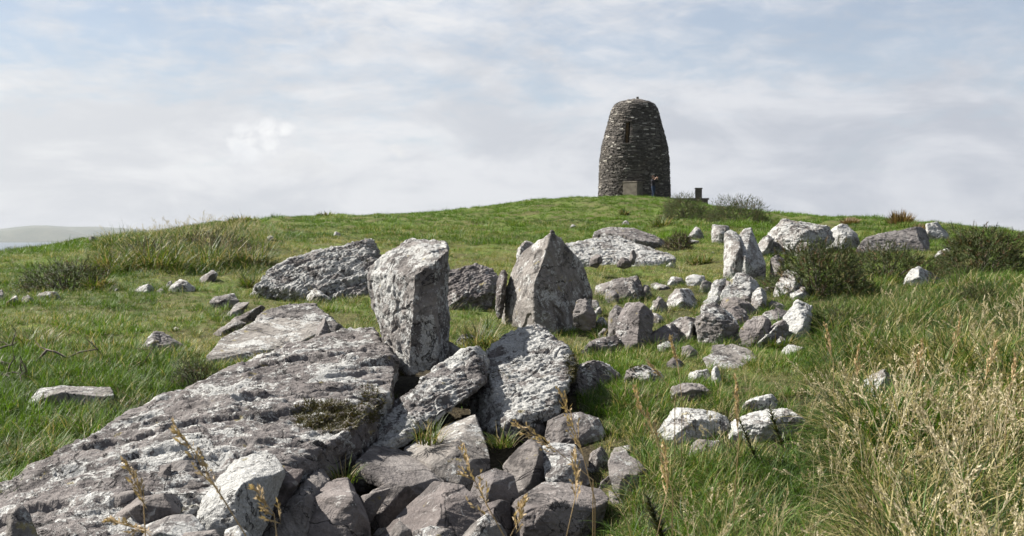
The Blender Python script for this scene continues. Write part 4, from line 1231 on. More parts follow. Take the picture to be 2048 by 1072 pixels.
# ------------------------------------------------------------------ the visitor by the tower
def build_person():
    Y = 77.6
    g = P(1306.5, 393.5, Y)
    z = gz(g.x, Y)
    root = empty('person', Vector((g.x, Y, z)))
    tag(root, 'person in a dark top and blue jeans raising both hands before the tower', 'person')
    root.rotation_euler = (0, 0, math.radians(38))
    J = {'pel': (0, 0, .94, .135), 'sp': (0, .01, 1.13, .13), 'ch': (0, .0, 1.32, .15), 'nk': (0, .0, 1.47, .062), 'hd0': (0, -.02, 1.56, .085), 'hd1': (0, -.03, 1.65, .10), 'hd2': (0, -.015, 1.715, .075), 'nose': (0, -.135, 1.615, .018)}
    E = [('pel', 'sp'), ('sp', 'ch'), ('ch', 'nk'), ('nk', 'hd0'), ('hd0', 'hd1'), ('hd1', 'hd2'), ('hd0', 'nose')]
    for s, k in ((-1, 'l'), (1, 'r')):
        st = .10 if k == 'l' else -.08
        J.update({'hip' + k: (s * .10, 0, .88, .105), 'kn' + k: (s * .115, -.03 - st * .4, .50, .068), 'an' + k: (s * .12, st * -.5 + .02, .085, .045), 'to' + k: (s * .135, st * -.5 - .15, .035, .036),
                  'sh' + k: (s * .185, .01, 1.40, .068), 'el' + k: (s * .30, -.16, 1.27, .048), 'wr' + k: (s * .12, -.34, 1.48, .034), 'pm' + k: (s * .085, -.37, 1.55, .036)})
        E += [('pel', 'hip' + k), ('hip' + k, 'kn' + k), ('kn' + k, 'an' + k), ('an' + k, 'to' + k), ('ch', 'sh' + k), ('sh' + k, 'el' + k), ('el' + k, 'wr' + k), ('wr' + k, 'pm' + k)]
        for f in range(4):
            l = (.070, .080, .076, .058)[f]
            b, c = 'fa%s%d' % (k, f), 'fb%s%d' % (k, f)
            J[b] = (s * (.060 - .0 * f), -.385 + .019 * (f - 1.5) * 2, 1.60 + l * .3, .010)
            J[c] = (s * .030, -.385 + .019 * (f - 1.5) * 2.2, 1.60 + l * .75, .009)
            E += [('pm' + k, b), (b, c)]
        J['ta' + k] = (s * .05, -.34, 1.555, .011)
        J['tb' + k] = (s * .018, -.345, 1.585, .010)
        E += [('pm' + k, 'ta' + k), ('ta' + k, 'tb' + k)]
    keys = list(J)
    me = bpy.data.meshes.new('body')
    me.from_pydata([J[k][:3] for k in keys], [(keys.index(a), keys.index(b)) for a, b in E], [])
    tmp = bpy.data.objects.new('t', me)
    COL.objects.link(tmp)
    md = tmp.modifiers.new('s', 'SKIN')
    for i, k in enumerate(keys):
        sv = me.skin_vertices[0].data[i]
        sv.radius = (J[k][3],) * 2
        sv.use_root = (k == 'pel')
    md.use_smooth_shade = True
    sb_ = tmp.modifiers.new('u', 'SUBSURF')
    sb_.levels = sb_.render_levels = 1
    dg = bpy.context.evaluated_depsgraph_get()
    me2 = bpy.data.meshes.new_from_object(tmp.evaluated_get(dg))
    bpy.data.objects.remove(tmp)
    skin = plain_mat('skin', (0.28, 0.17, 0.125), (0.36, 0.23, 0.175), 12, .6, 0.0)
    top = plain_mat('dark_knit', (0.010, 0.010, 0.014), (0.022, 0.020, 0.026), 20)
    jean = plain_mat('blue_denim', (0.016, 0.026, 0.05), (0.032, 0.048, 0.085), 16)
    shoe = plain_mat('dark_leather', (0.02, 0.017, 0.015), (0.04, 0.035, 0.03), 16)
    hair = plain_mat('brown_hair', (0.025, 0.014, 0.009), (0.05, 0.028, 0.017), 20)
    for m in (skin, top, jean, shoe):
        me2.materials.append(m)
    for p in me2.polygons:
        c = p.center
        if c.z < .10:
            i = 3
        elif c.z < .96:
            i = 2
        elif c.z > 1.49 or (c.y < -.27 and c.z > 1.42):
            i = 0
        else:
            i = 1
        p.material_index = i
    o = bpy.data.objects.new('body', me2)
    COL.objects.link(o)
    o.parent = root
    bm = bmesh.new()
    bmesh.ops.create_icosphere(bm, subdivisions=3, radius=1)
    for v in bm.verts:
        c = v.co
        n_ = 1 + .08 * math.sin(c.z * 9 + c.x * 5)
        if c.y < -.35 and c.z < .45:
            c *= .72
        v.co = Vector((c.x * .118 * n_, c.y * .125 * n_ + .005, c.z * (.125 if c.z > 0 else .21) + 1.665))
    me = bpy.data.meshes.new('hair')
    bm.to_mesh(me)
    bm.free()
    link('hair', me, hair, root)


build_person()

# ------------------------------------------------------------------ vegetation helpers
def blades(n, rad, h, wd, lean, curl, rng, seg=4, hvar=.45, up=0.0, flat=True):
    """n curved tapering blades of grass; returns vertices, quads (degenerate-free), hue"""
    a = rng.uniform(0, 2 * math.pi, n)
    r = rad * np.sqrt(rng.uniform(0, 1, n))
    bx, by = r * np.cos(a), r * np.sin(a)
    d = a + rng.normal(0, .9, n)
    hh = h * (1 - hvar * rng.uniform(0, 1, n))
    ln = lean * rng.uniform(.15, 1.3, n)
    cu = curl * rng.uniform(.2, 1.4, n)
    w_ = wd * rng.uniform(.6, 1.3, n)
    hue = rng.uniform(0, 1, n)
    tw = rng.uniform(-.8, .8, n)
    V = np.zeros((n, seg + 1, 2, 3))
    px_, pz_ = np.zeros(n), np.zeros(n)
    for k in range(seg + 1):
        t = k / seg
        if k:
            ang = ln + cu * (t - .5 / seg)
            px_ = px_ + np.sin(ang) * hh / seg
            pz_ = pz_ + np.cos(ang) * hh / seg
        ww = w_ * (1 - .97 * t ** 1.6) * .5
        sd = d + math.pi / 2 + tw * t
        cx, cy = bx + px_ * np.cos(d), by + px_ * np.sin(d)
        for q, sg in ((0, -1), (1, 1)):
            V[:, k, q, 0] = cx + sg * ww * np.cos(sd)
            V[:, k, q, 1] = cy + sg * ww * np.sin(sd)
            V[:, k, q, 2] = pz_ - .015
    base = (np.arange(n) * (seg + 1) * 2)[:, None, None]
    k = (np.arange(seg) * 2)[None, :, None]
    Q = (base + k + np.array([0, 1, 3, 2])[None, None, :]).reshape(-1, 4)
    return V.reshape(-1, 3), Q, np.repeat(hue, (seg + 1) * 2)


def panicle(V0, D, L, rng, nb=9, sp=5, spread=.45, size=.012):
    """feathery seed head: branchlets with spikelets along an axis; triangles as quads"""
    D = D / np.linalg.norm(D)
    u = np.cross(D, [0.3, .5, .8])
    u /= np.linalg.norm(u)
    v = np.cross(D, u)
    V, Q = [], []

    def lozenge(c, d, l, w_):
        d = d / np.linalg.norm(d)
        s = np.cross(d, rng.normal(size=3))
        s /= np.linalg.norm(s)
        o = len(V)
        V.extend([c, c + d * l * .4 + s * w_, c + d * l, c + d * l * .4 - s * w_])
        Q.append((o, o + 1, o + 2, o + 3))
    for i in range(nb):
        t = (i + rng.uniform(0, .8)) / nb
        a = rng.uniform(0, 2 * math.pi)
        c = V0 + D * L * t
        d = D + (u * math.cos(a) + v * math.sin(a)) * spread * rng.uniform(.6, 1.3)
        d /= np.linalg.norm(d)
        bl = L * .42 * (1 - .72 * t)
        lozenge(c, d, bl, size * .13)
        for k in range(sp):
            q = c + d * bl * (.25 + .75 * (k + rng.uniform(0, 1)) / sp)
            lozenge(q, d + rng.normal(0, .35, 3), size * rng.uniform(.7, 1.3), size * .22)
    for k in range(4):
        lozenge(V0 + D * L * (.85 + .05 * k), D + rng.normal(0, .15, 3), size, size * .22)
    return np.array(V), np.array(Q)


def stalks(n, rad, h, rng, lean=.35, curl=.5, wd=.0035, head=.28, nb=8, sp=4, size=.013, spread=.45):
    """thin dry stems each with a seed head"""
    Vs, Qs, Hs, off = [], [], [], 0
    for _ in range(n):
        a, r = rng.uniform(0, 2 * math.pi), rad * math.sqrt(rng.uniform(0, 1))
        d = a + rng.normal(0, 1.0)
        hh = h * rng.uniform(.6, 1.1)
        ln, cu = lean * rng.uniform(.1, 1.2), curl * rng.uniform(.1, 1.3)
        p = np.array([r * math.cos(a), r * math.sin(a), -.02])
        pts, seg = [p.copy()], 5
        for k in range(seg):
            an = ln + cu * (k / seg) ** 2
            p = p + np.array([math.sin(an) * math.cos(d), math.sin(an) * math.sin(d), math.cos(an)]) * hh / seg
            pts.append(p.copy())
        V, Q = [], []
        for k, q in enumerate(pts):
            ww = wd * (1 - .5 * k / seg) * .5
            for g in range(3):
                V.append(q + np.array([math.cos(g * 2.094), math.sin(g * 2.094), 0]) * ww)
        for k in range(seg):
            for g in range(3):
                o, o2 = k * 3 + g, k * 3 + (g + 1) % 3
                Q.append((o, o2, o2 + 3, o + 3))
        D = pts[-1] - pts[-2]
        PV, PQ = panicle(pts[-1] - D * .9, D, hh * head, rng, nb, sp, spread, size)
        Qs.append(np.array(Q) + off)
        Vs.append(np.array(V))
        off += len(V)
        Qs.append(PQ + off)
        Vs.append(PV)
        off += len(PV)
        Hs.append(np.full(len(V) + len(PV), rng.uniform(0, 1)))
    return np.concatenate(Vs), np.concatenate(Qs), np.concatenate(Hs)


def tube(pts, rad, sides=5):
    """a bent twig: vertices and quads"""
    pts = [np.array(p, float) for p in pts]
    V, Q = [], []
    for i, p in enumerate(pts):
        d = pts[min(i + 1, len(pts) - 1)] - pts[max(i - 1, 0)]
        d /= np.linalg.norm(d) + 1e-9
        u = np.cross(d, [.31, .22, .9])
        u /= np.linalg.norm(u) + 1e-9
        v = np.cross(d, u)
        r = rad * (1 - .75 * i / (len(pts) - 1))
        for k in range(sides):
            V.append(p + (u * math.cos(2 * math.pi * k / sides) + v * math.sin(2 * math.pi * k / sides)) * r)
    for i in range(len(pts) - 1):
        for k in range(sides):
            a, b = i * sides + k, i * sides + (k + 1) % sides
            Q.append((a, b, b + sides, a + sides))
    return np.array(V), np.array(Q)


GREEN = leaf_mat('green_grass_blade', (0.013, 0.034, 0.004), (0.096, 0.172, 0.014), (0.32, 0.275, 0.13), .30, 'INSTANCER')
STRAW = leaf_mat('dry_straw', (0.30, 0.25, 0.155), (0.50, 0.44, 0.305), (0.36, 0.28, 0.15), .25, 'INSTANCER')
STRAW_O = leaf_mat('dry_seed_stem', (0.26, 0.185, 0.095), (0.44, 0.33, 0.19), (0.36, 0.28, 0.15), .25, 'OBJECT')
GORSE = leaf_mat('gorse_spines', (0.018, 0.030, 0.008), (0.080, 0.100, 0.026), (0.13, 0.085, 0.04), .15, 'OBJECT', .16)
HEATH = leaf_mat('heather_sprays', (0.016, 0.021, 0.007), (0.062, 0.066, 0.020), (0.13, 0.09, 0.05), .15, 'OBJECT', .30)
RUSH = leaf_mat('rush_blades', (0.07, 0.05, 0.022), (0.17, 0.115, 0.05), (0.2, 0.13, 0.06), .2, 'OBJECT', .2)
TUSS = leaf_mat('tussock_blades', (0.016, 0.034, 0.006), (0.095, 0.135, 0.020), (0.24, 0.19, 0.09), .3, 'OBJECT', .30)
MOSS = leaf_mat('moss_leaf', (0.018, 0.020, 0.006), (0.085, 0.075, 0.018), (0.10, 0.075, 0.025), .15, 'OBJECT', .25)
BARK = plain_mat('dead_wood', (0.045, 0.035, 0.028), (0.16, 0.135, 0.115), 30, .9, .4)


def sprig(rng, L, needles, nl):
    """one spiny shoot along +Z"""
    n = needles
    t = np.sort(rng.uniform(.08, 1, n))
    a = rng.uniform(0, 2 * math.pi, n)
    el = rng.uniform(.35, .95, n)
    l = nl * (1.15 - .6 * t) * rng.uniform(.7, 1.3, n)
    c = np.stack([0 * t, 0 * t, t * L], -1)
    d = np.stack([np.cos(a) * np.cos(el), np.sin(a) * np.cos(el), np.sin(el)], -1)
    s = np.stack([-np.sin(a), np.cos(a), 0 * a], -1)
    ww = (l * .13)[:, None]
    V = np.stack([c - s * ww, c + s * ww, c + d * l[:, None] + s * ww * .15, c + d * l[:, None] - s * ww * .15], 1)
    Q = np.arange(n * 4).reshape(-1, 4)
    tv, tq = tube([(0, 0, 0), (0, 0, L * .5), (0, 0, L)], L * .022, 3)
    return np.concatenate([V.reshape(-1, 3), tv]), np.concatenate([Q, tq + n * 4])


def rot_to(d, tw):
    """rotation matrices taking +Z to each direction"""
    d = d / np.linalg.norm(d, axis=1)[:, None]
    up = np.where(np.abs(d[:, 2:3]) < .95, np.array([[0, 0, 1.0]]), np.array([[1.0, 0, 0]]))
    x = np.cross(up, d)
    x /= np.linalg.norm(x, axis=1)[:, None]
    y = np.cross(d, x)
    c, s = np.cos(tw)[:, None], np.sin(tw)[:, None]
    x2, y2 = x * c + y * s, -x * s + y * c
    return np.stack([x2, y2, d], -1)


def bush(label, px, py, wpx, hpx, Y=None, n=320, kind='gorse', mat=None, deep=.6, sz=1.0, needles=34, group='bushes on the hillside'):
    """a bush standing at a photograph pixel; width and height in photograph pixels"""
    n = int(n * 2.6)
    rng = np.random.default_rng(int(px * 3 + py))
    Y = Y or depth_at(px, py)
    b = P(px, py, Y)
    W_, H_ = wpx / F * Y, hpx / F * Y
    root = empty('gorse_bush' if kind == 'gorse' else 'heather_bush', Vector((b.x, Y + W_ * deep * .5, gz(b.x, Y + W_ * deep * .5))))
    tag(root, label, 'bush', group)
    dirs = rng.normal(size=(n, 3))
    dirs[:, 2] = np.abs(dirs[:, 2])
    dirs /= np.linalg.norm(dirs, axis=1)[:, None]
    lump = 1 + .42 * pnoise(dirs * 1.7 + px)[:, None] + .34 * pnoise(dirs * 4.5 + px)[:, None]
    rr = rng.uniform(.45, 1, n)[:, None] ** .6
    L = .18 * min(H_, .7) * sz
    half = np.array([W_ / 2, W_ * deep / 2, max(H_ - L * .6, .05)])
    pos = dirs * half * lump * rr
    gx, gy = root.location.x + pos[:, 0], root.location.y + pos[:, 1]
    pos[:, 2] += ground(gx, gy) - root.location.z - .03
    od = dirs * np.array([1, 1, .6]) + np.array([0, 0, .40]) + rng.normal(0, .45, (n, 3))
    R = rot_to(od, rng.uniform(0, 6.28, n))
    protos = [sprig(rng, 1.0, needles + 16, .19) for _ in range(4)]
    Vs, Qs, Hs, off = [], [], [], 0
    for k in range(n):
        pv, pq = protos[k % 4]
        s = L * rng.uniform(.6, 1.35)
        Vs.append(pv @ R[k].T * s + pos[k])
        Qs.append(pq + off)
        off += len(pv)
        Hs.append(np.full(len(pv), rng.uniform(0, 1)))
    me = mesh_quads('foliage', np.concatenate(Vs), np.concatenate(Qs))
    vattr(me, 'hue', np.concatenate(Hs))
    link('foliage', me, mat or (GORSE if kind == 'gorse' else HEATH), root)
    Vs, Qs, off = [], [], 0
    for k in range(0, n, max(1, n // 26)):
        e = pos[k] * np.array([1, 1, .92])
        v, q = tube([(e[0] * .1, e[1] * .1, -.08), e * .5 + rng.normal(0, .02, 3), e], .010 * sz * min(1, H_ / .4), 4)
        Vs.append(v)
        Qs.append(q + off)
        off += len(v)
    link('branches', mesh_quads('branches', np.concatenate(Vs), np.concatenate(Qs)), BARK, root)
    return root


def tussock(name, label, px, py, wpx, hpx, Y=None, n=260, mat=None, group=None, lean=.75, curl=1.0, bw=1.0, cat='tussock', air=False):
    rng = np.random.default_rng(int(px * 5 + py))
    Y = Y or depth_at(px, py)
    b = P(px, py, Y)
    W_, H_ = wpx / F * Y, hpx / F * Y
    V, Q, H = blades(n, W_ * .28, H_ * 1.25, max(.004, 1.1 * Y / 983) * bw, lean, curl, rng, 4, .5)
    gz0 = b.z if air else gz(b.x, Y)
    if not air:
        V[:, 2] += ground(b.x + V[:, 0], Y + V[:, 1]) - gz0
    me = mesh_quads(name, V, Q)
    vattr(me, 'hue', H)
    o = link(name, me, mat or TUSS, None, (b.x, Y, gz0))
    tag(o, label, cat, group)


bush('large dark gorse bush on the skyline below the low wall', 1378, 450, 112, 58, 40, 1100, sz=1.3, needles=4, deep=.8)
bush('wide dark gorse bush joined to the right of the skyline bush', 1488, 466, 146, 62, 36, 1300, sz=1.2, needles=4, deep=.8)
bush('gorse bush with brownish tips beside the twin pale slabs', 1662, 606, 230, 118, 9.6, 760, deep=.7, sz=.8)
bush('low dark gorse spreading behind the lone pyramid rock', 1800, 562, 240, 84, 11.2, 640, deep=.5, sz=.9)
bush('dark gorse bush on the skyline at the right edge of the hill', 2005, 534, 200, 100, 12.5, 800, deep=.8, sz=.9)
bush('dark gorse growing by the white stones on the far left', 112, 594, 200, 74, 10.3, 520, deep=.5, sz=1.0)
bush('dark gorse clump at the foot of the grassy bank', 275, 548, 140, 66, 13.4, 330, kind='heath', deep=.6, sz=1.0)
bush('brown heather along the top of the grassy bank', 392, 516, 200, 50, 15.2, 360, kind='heath', deep=.5, sz=1.1)
bush('brown heather on the middle of the grassy bank', 478, 526, 120, 44, 14.8, 240, kind='heath', deep=.5, sz=1.1)
bush('green gorse growing against the upper edge of the long slab', 385, 778, 120, 76, 5.45, 420, deep=.6, sz=.8)
bush('small dark gorse behind the long slab by the whitish slab', 268, 816, 90, 42, 4.95, 240, deep=.6, sz=1.0)
bush('dark gorse patch deep in the long grass on the right', 1958, 622, 130, 56, 8.6, 320, deep=.5, sz=1.0)
bush('low gorse mound in the long grass below the browny-tipped gorse', 1690, 700, 190, 74, 6.9, 420, deep=.6, sz=.8)
bush('low dark gorse between the lone pyramid rock and the right edge', 1930, 570, 150, 52, 11, 340, deep=.5, sz=.9)
bush('gorse mound at the right edge above the straw', 2030, 690, 120, 60, 7.0, 300, deep=.6, sz=.8)
bush('dark gorse in the bottom right corner among the straw', 1985, 1090, 200, 130, 3.0, 300, deep=.7, sz=.9, needles=44)
bush('small round dark bush left of the small pointed stone', 1362, 492, 62, 40, 17.6, 260, kind='heath', deep=.8, sz=1.3)
bush('small dark bush on the far left skyline above the sea', 30, 502, 90, 18, 21, 140, deep=.5, sz=1.5)
tussock('grass_tussock', 'green tussock standing up on the skyline at the end of the bank', 488, 452, 100, 22, 30, 420, bw=1.2)
tussock('grass_tussock', 'round mossy tussock left of the knobbly ridge', 505, 574, 76, 34, None, 420, lean=1.1)
tussock('grass_tussock', 'olive tussock on the slope above the small round bush', 1322, 456, 54, 26, None, 320, lean=1.0)
tussock('grass_tussock', 'dark little tussock on the green slope below the tower', 1248, 432, 28, 14, None, 160, bw=1.3)
tussock('grass_tussock', 'low green tussock on the middle of the skyline', 650, 446, 50, 14, 52, 240, bw=1.3)
tussock('grass_tuft', 'tuft of fine green grass growing on the edge of the narrow leaning slab', 858, 880, 90, 60, 4.25, 90, lean=.5, curl=1.2, air=True, cat='grass')
tussock('grass_tuft', 'tuft of bright grass in the dark gap beside the small rounded grey stone', 690, 955, 100, 50, 3.85, 80, lean=.6, curl=1.2, air=True, cat='grass')
tussock('grass_tuft', 'tuft of dry grass under the overhang of the whitish boulder', 1004, 886, 90, 50, 4.3, 80, lean=.6, curl=1.2, air=True, cat='grass')
for lab_, *a_ in [
        ('coarse dark green tussock at the left foot of the grassy bank', 222, 556, 130, 66, 12.6), ('largest coarse green tussock on the face of the grassy bank', 318, 562, 160, 88, 12.8),
        ('coarse green tussock on the bank above the grey slab with a white tip', 420, 548, 150, 72, 13.6), ('coarse green tussock at the right end of the grassy bank', 500, 548, 120, 60, 13.8),
        ('drooping green tussock beside the dark gorse on the far left', 196, 590, 90, 44, 10.4), ('dark green tussock on the turf above the arching branch', 60, 690, 170, 46, 7.0),
        ('wide dark green tussock left of the dark ridged stone', 196, 706, 170, 46, 6.7), ('bright green tussock in front of the whitish slab in the grass', 120, 842, 170, 60, 4.6),
        ('bright green tussock at the left edge against the long slab', 24, 890, 150, 80, 4.1), ('green tussock between the whitish slab and the long slab', 250, 800, 130, 46, 5.1),
        ('green tussock at the foot of the square block towards the pointed stone', 960, 664, 110, 56, 6.9), ('green tussock before the short square pillar stone', 1400, 520, 80, 26, 15),
        ('green tussock under the stocky post stone beside the low rock with a white knob', 1262, 806, 130, 54, 5.05), ('green tussock between the flat pale slab and the heap', 1560, 716, 110, 44, 6.6)]:
    tussock('grass_tussock', lab_, *a_, n=330, lean=.7, curl=1.4, group='coarse tussocks among the stones')
tussock('rush_tussock', 'tall rust-brown rush tussock on the right skyline', 1800, 450, 60, 32, 33, 420, RUSH, lean=.55, curl=.4)
tussock('rush_tussock', 'low pale rush tussock left of the tall rust-brown one', 1700, 440, 60, 12, 35, 260, RUSH, lean=.7, curl=.4)
tussock('rush_tussock', 'thin row of rushes right of the tall rust-brown one', 1846, 452, 60, 14, 30, 220, RUSH, lean=.6, curl=.4)
tussock('rush_tussock', 'dark wind-bent rush tussock on the skyline above the right gorse', 1926, 462, 52, 32, 19, 220, RUSH, lean=.8, curl=.5)


def gorse_shoot(label, pts, Y, s=1.0):
    """a single spiny shoot; pts from foot to tip in photograph pixels"""
    rng = np.random.default_rng(int(pts[0][0]))
    w_ = [np.array(P(p[0], p[1], Y)) for p in pts]
    L = sum(np.linalg.norm(w_[i + 1] - w_[i]) for i in range(len(w_) - 1))
    V, Q = sprig(rng, 1.0, 130, .040 / L * s)
    t = np.clip(V[:, 2], 0, 1) * (len(w_) - 1)
    k = np.minimum(t.astype(int), len(w_) - 2)
    C = np.array(w_)
    cen = C[k] + (C[k + 1] - C[k]) * (t - k)[:, None]
    o0 = np.array([w_[0][0], w_[0][1], w_[0][2]])
    V2 = cen + np.stack([V[:, 0], V[:, 1], np.maximum(V[:, 2] - 1, 0)], -1) * L - o0
    me = mesh_quads('gorse_shoot', V2, Q)
    vattr(me, 'hue', rng.uniform(0, .5, len(V2)))
    tag(link('gorse_shoot', me, GORSE, None, tuple(o0)), label, 'gorse shoot', 'single gorse shoots among the straw')


gorse_shoot('dark spiny gorse shoot curving up before the long low white rock', [(1545, 990), (1520, 935), (1496, 880), (1478, 838)], 3.95, 1.2)
gorse_shoot('short dark gorse shoot standing up against the long low white rock', [(1566, 900), (1556, 868), (1546, 840), (1538, 815)], 4.2, 1.1)
gorse_shoot('dark gorse shoot at the bottom edge right of the long purplish rock', [(1330, 1085), (1316, 1050), (1302, 1016), (1292, 990)], 3.0, 1.1)
gorse_shoot('gorse shoot leaning in the long grass below the right gorse', [(1716, 700), (1700, 668), (1686, 640)], 7.0, 1.2)


def dead_branch(label, main, Y, r, twigs, seed):
    rng = np.random.default_rng(seed)
    pts = [np.array(P(p[0], p[1], Y + (p[2] if len(p) > 2 else 0))) for p in main]
    o0 = pts[0].copy()
    V, Q = tube([p - o0 for p in pts], r, 6)
    Vs, Qs, off = [V], [Q], len(V)
    for _ in range(twigs):
        i = rng.integers(1, len(pts))
        s = pts[i - 1] + (pts[i] - pts[i - 1]) * rng.uniform(.2, .9)
        d = rng.normal(size=3) * np.array([1, .8, .6]) + np.array([0, 0, .35])
        d /= np.linalg.norm(d)
        l = rng.uniform(.07, .2)
        v, q = tube([s - o0, s - o0 + d * l * .5 + rng.normal(0, .012, 3), s - o0 + d * l + rng.normal(0, .02, 3)], r * .5, 4)
        Vs.append(v)
        Qs.append(q + off)
        off += len(v)
    o = link('dead_branch', mesh_quads('dead_branch', np.concatenate(Vs), np.concatenate(Qs), True), BARK, None, tuple(o0))
    tag(o, label, 'branch', 'dead branches in the grass on the left')


dead_branch('bare dark branch arching through the grass from the left edge', [(-10, 722), (14, 728), (34, 734), (52, 752), (62, 778)], 6.0, .014, 7, 1)
dead_branch('crooked dead twig above the whitish slab, bent like a hook', [(72, 726), (94, 700), (112, 704), (134, 716), (160, 704), (196, 698), (198, 704), (184, 722)], 6.2, .010, 5, 2)
dead_branch('thin dead twig forked low in the grass behind the whitish slab', [(146, 760), (168, 738), (184, 752), (206, 748), (234, 744)], 5.9, .007, 5, 3)
dead_branch('tangle of broken dark sticks at the left edge of the grass', [(-12, 742), (8, 752), (24, 768), (40, 766), (60, 756)], 5.7, .016, 12, 4)
dead_branch('short dead stick lying at the left edge below the tangle', [(-10, 786), (14, 774), (34, 780), (50, 772)], 5.5, .012, 6, 5)
dead_branch('upper dead twig reaching in from the left edge', [(-10, 700), (12, 692), (26, 690), (36, 682)], 6.6, .009, 3, 6)
dead_branch('bent pale stem rising beside the dark ridged stone', [(276, 748), (284, 730), (296, 712), (308, 694)], 6.1, .006, 1, 7)


def moss(label, px, py, rx, ry, n, host, h=.03):
    """a cushion of moss on the rock that the camera's line meets there"""
    rng = np.random.default_rng(int(px))
    hp, hn = [], []
    for _ in range(n * 3):
        a, r = rng.uniform(0, 6.28), math.sqrt(rng.uniform(0, 1))
        d = pix_dir(px + rx * r * math.cos(a), py + ry * r * math.sin(a)).normalized()
        loc, no, idx, dist = host['bvh'].ray_cast(CAM, d)
        if loc is not None:
            hp.append(loc)
            hn.append(no)
        if len(hp) >= n:
            break
    if not hp:
        return
    hp, hn = np.array(hp), np.array(hn)
    o0 = np.array(host['ob'].location)
    R = rot_to(hn + np.array([0, 0, .5]) + rng.normal(0, .2, hn.shape), rng.uniform(0, 6.28, len(hn)))
    pv = [blades(9, .010, h, .005, .6, .8, rng, 2) for _ in range(3)]
    Vs, Qs, Hs, off = [], [], [], 0
    for k in range(len(hp)):
        v, q, hu = pv[k % 3]
        Vs.append(v @ R[k].T * rng.uniform(.6, 1.3) + hp[k] - o0)
        Qs.append(q + off)
        Hs.append(np.full(len(v), rng.uniform(0, 1)))
        off += len(v)
    me = mesh_quads('moss', np.concatenate(Vs), np.concatenate(Qs))
    vattr(me, 'hue', np.concatenate(Hs))
    o = link('moss', me, MOSS, host['ob'])
    o['label'] = label


def host(word):
    R = next(r for r in ROCKS if word in r['label'])
    if 'bvh' not in R:
        me = R['ob'].data
        lo = R['ob'].location
        R['bvh'] = BVHTree.FromPolygons([v.co + lo for v in me.vertices], [tuple(p.vertices) for p in me.polygons])
    return R


moss('dark olive moss cushion', 655, 832, 68, 30, 900, host('huge long grey'), .035)
moss('dark olive moss cushion', 742, 806, 22, 40, 300, host('huge long grey'), .03)
moss('olive moss on the right flank', 1148, 730, 16, 30, 260, host('big rounded boulder'), .03)
moss('yellowish moss cap', 1274, 732, 18, 5, 90, host('mossy cap'), .02)
moss('olive moss in a crack', 996, 750, 26, 8, 120, host('big rounded boulder'), .02)
moss('brown moss under the foot', 800, 742, 14, 6, 60, host('tall square block'), .02)

# ------------------------------------------------------------------ single seed stems near the camera
def seed_stem(label, tip, foot, Y, head=.4, size=.014, nb=13, sp=6, spread=.38, group='dry grass stems rising near the camera', wd=.004):
    rng = np.random.default_rng(int(tip[0] + tip[1]))
    a, b = np.array(P(foot[0], foot[1], Y)), np.array(P(tip[0], tip[1], Y + .05))
    # carry the stem down to the soil
    dn = a.copy()
    dn[2] = gz(a[0], a[1]) - .02
    if dn[2] > a[2]:
        dn = a - (b - a) * .1
    mid = (a + b) / 2 + np.array([rng.uniform(-.02, .02), 0, .01])
    V, Q = tube([dn - dn, a - dn, mid - dn, b - dn], wd * .6, 4)
    root = empty('dry_grass_stem', Vector(dn))
    tag(root, label, 'grass stem', group)
    me = mesh_quads('stem', V, Q)
    vattr(me, 'hue', np.full(len(V), rng.uniform(.2, .8)))
    link('stem', me, STRAW_O, root)
    D = b - mid
    L = np.linalg.norm(b - a) * head
    st = b - D / np.linalg.norm(D) * L * .95
    PV, PQ = panicle(st - dn, D, L, rng, nb, sp, spread, size)
    me = mesh_quads('seed_head', PV, PQ)
    vattr(me, 'hue', rng.uniform(0, 1, len(PV)))
    link('seed_head', me, STRAW_O, root)


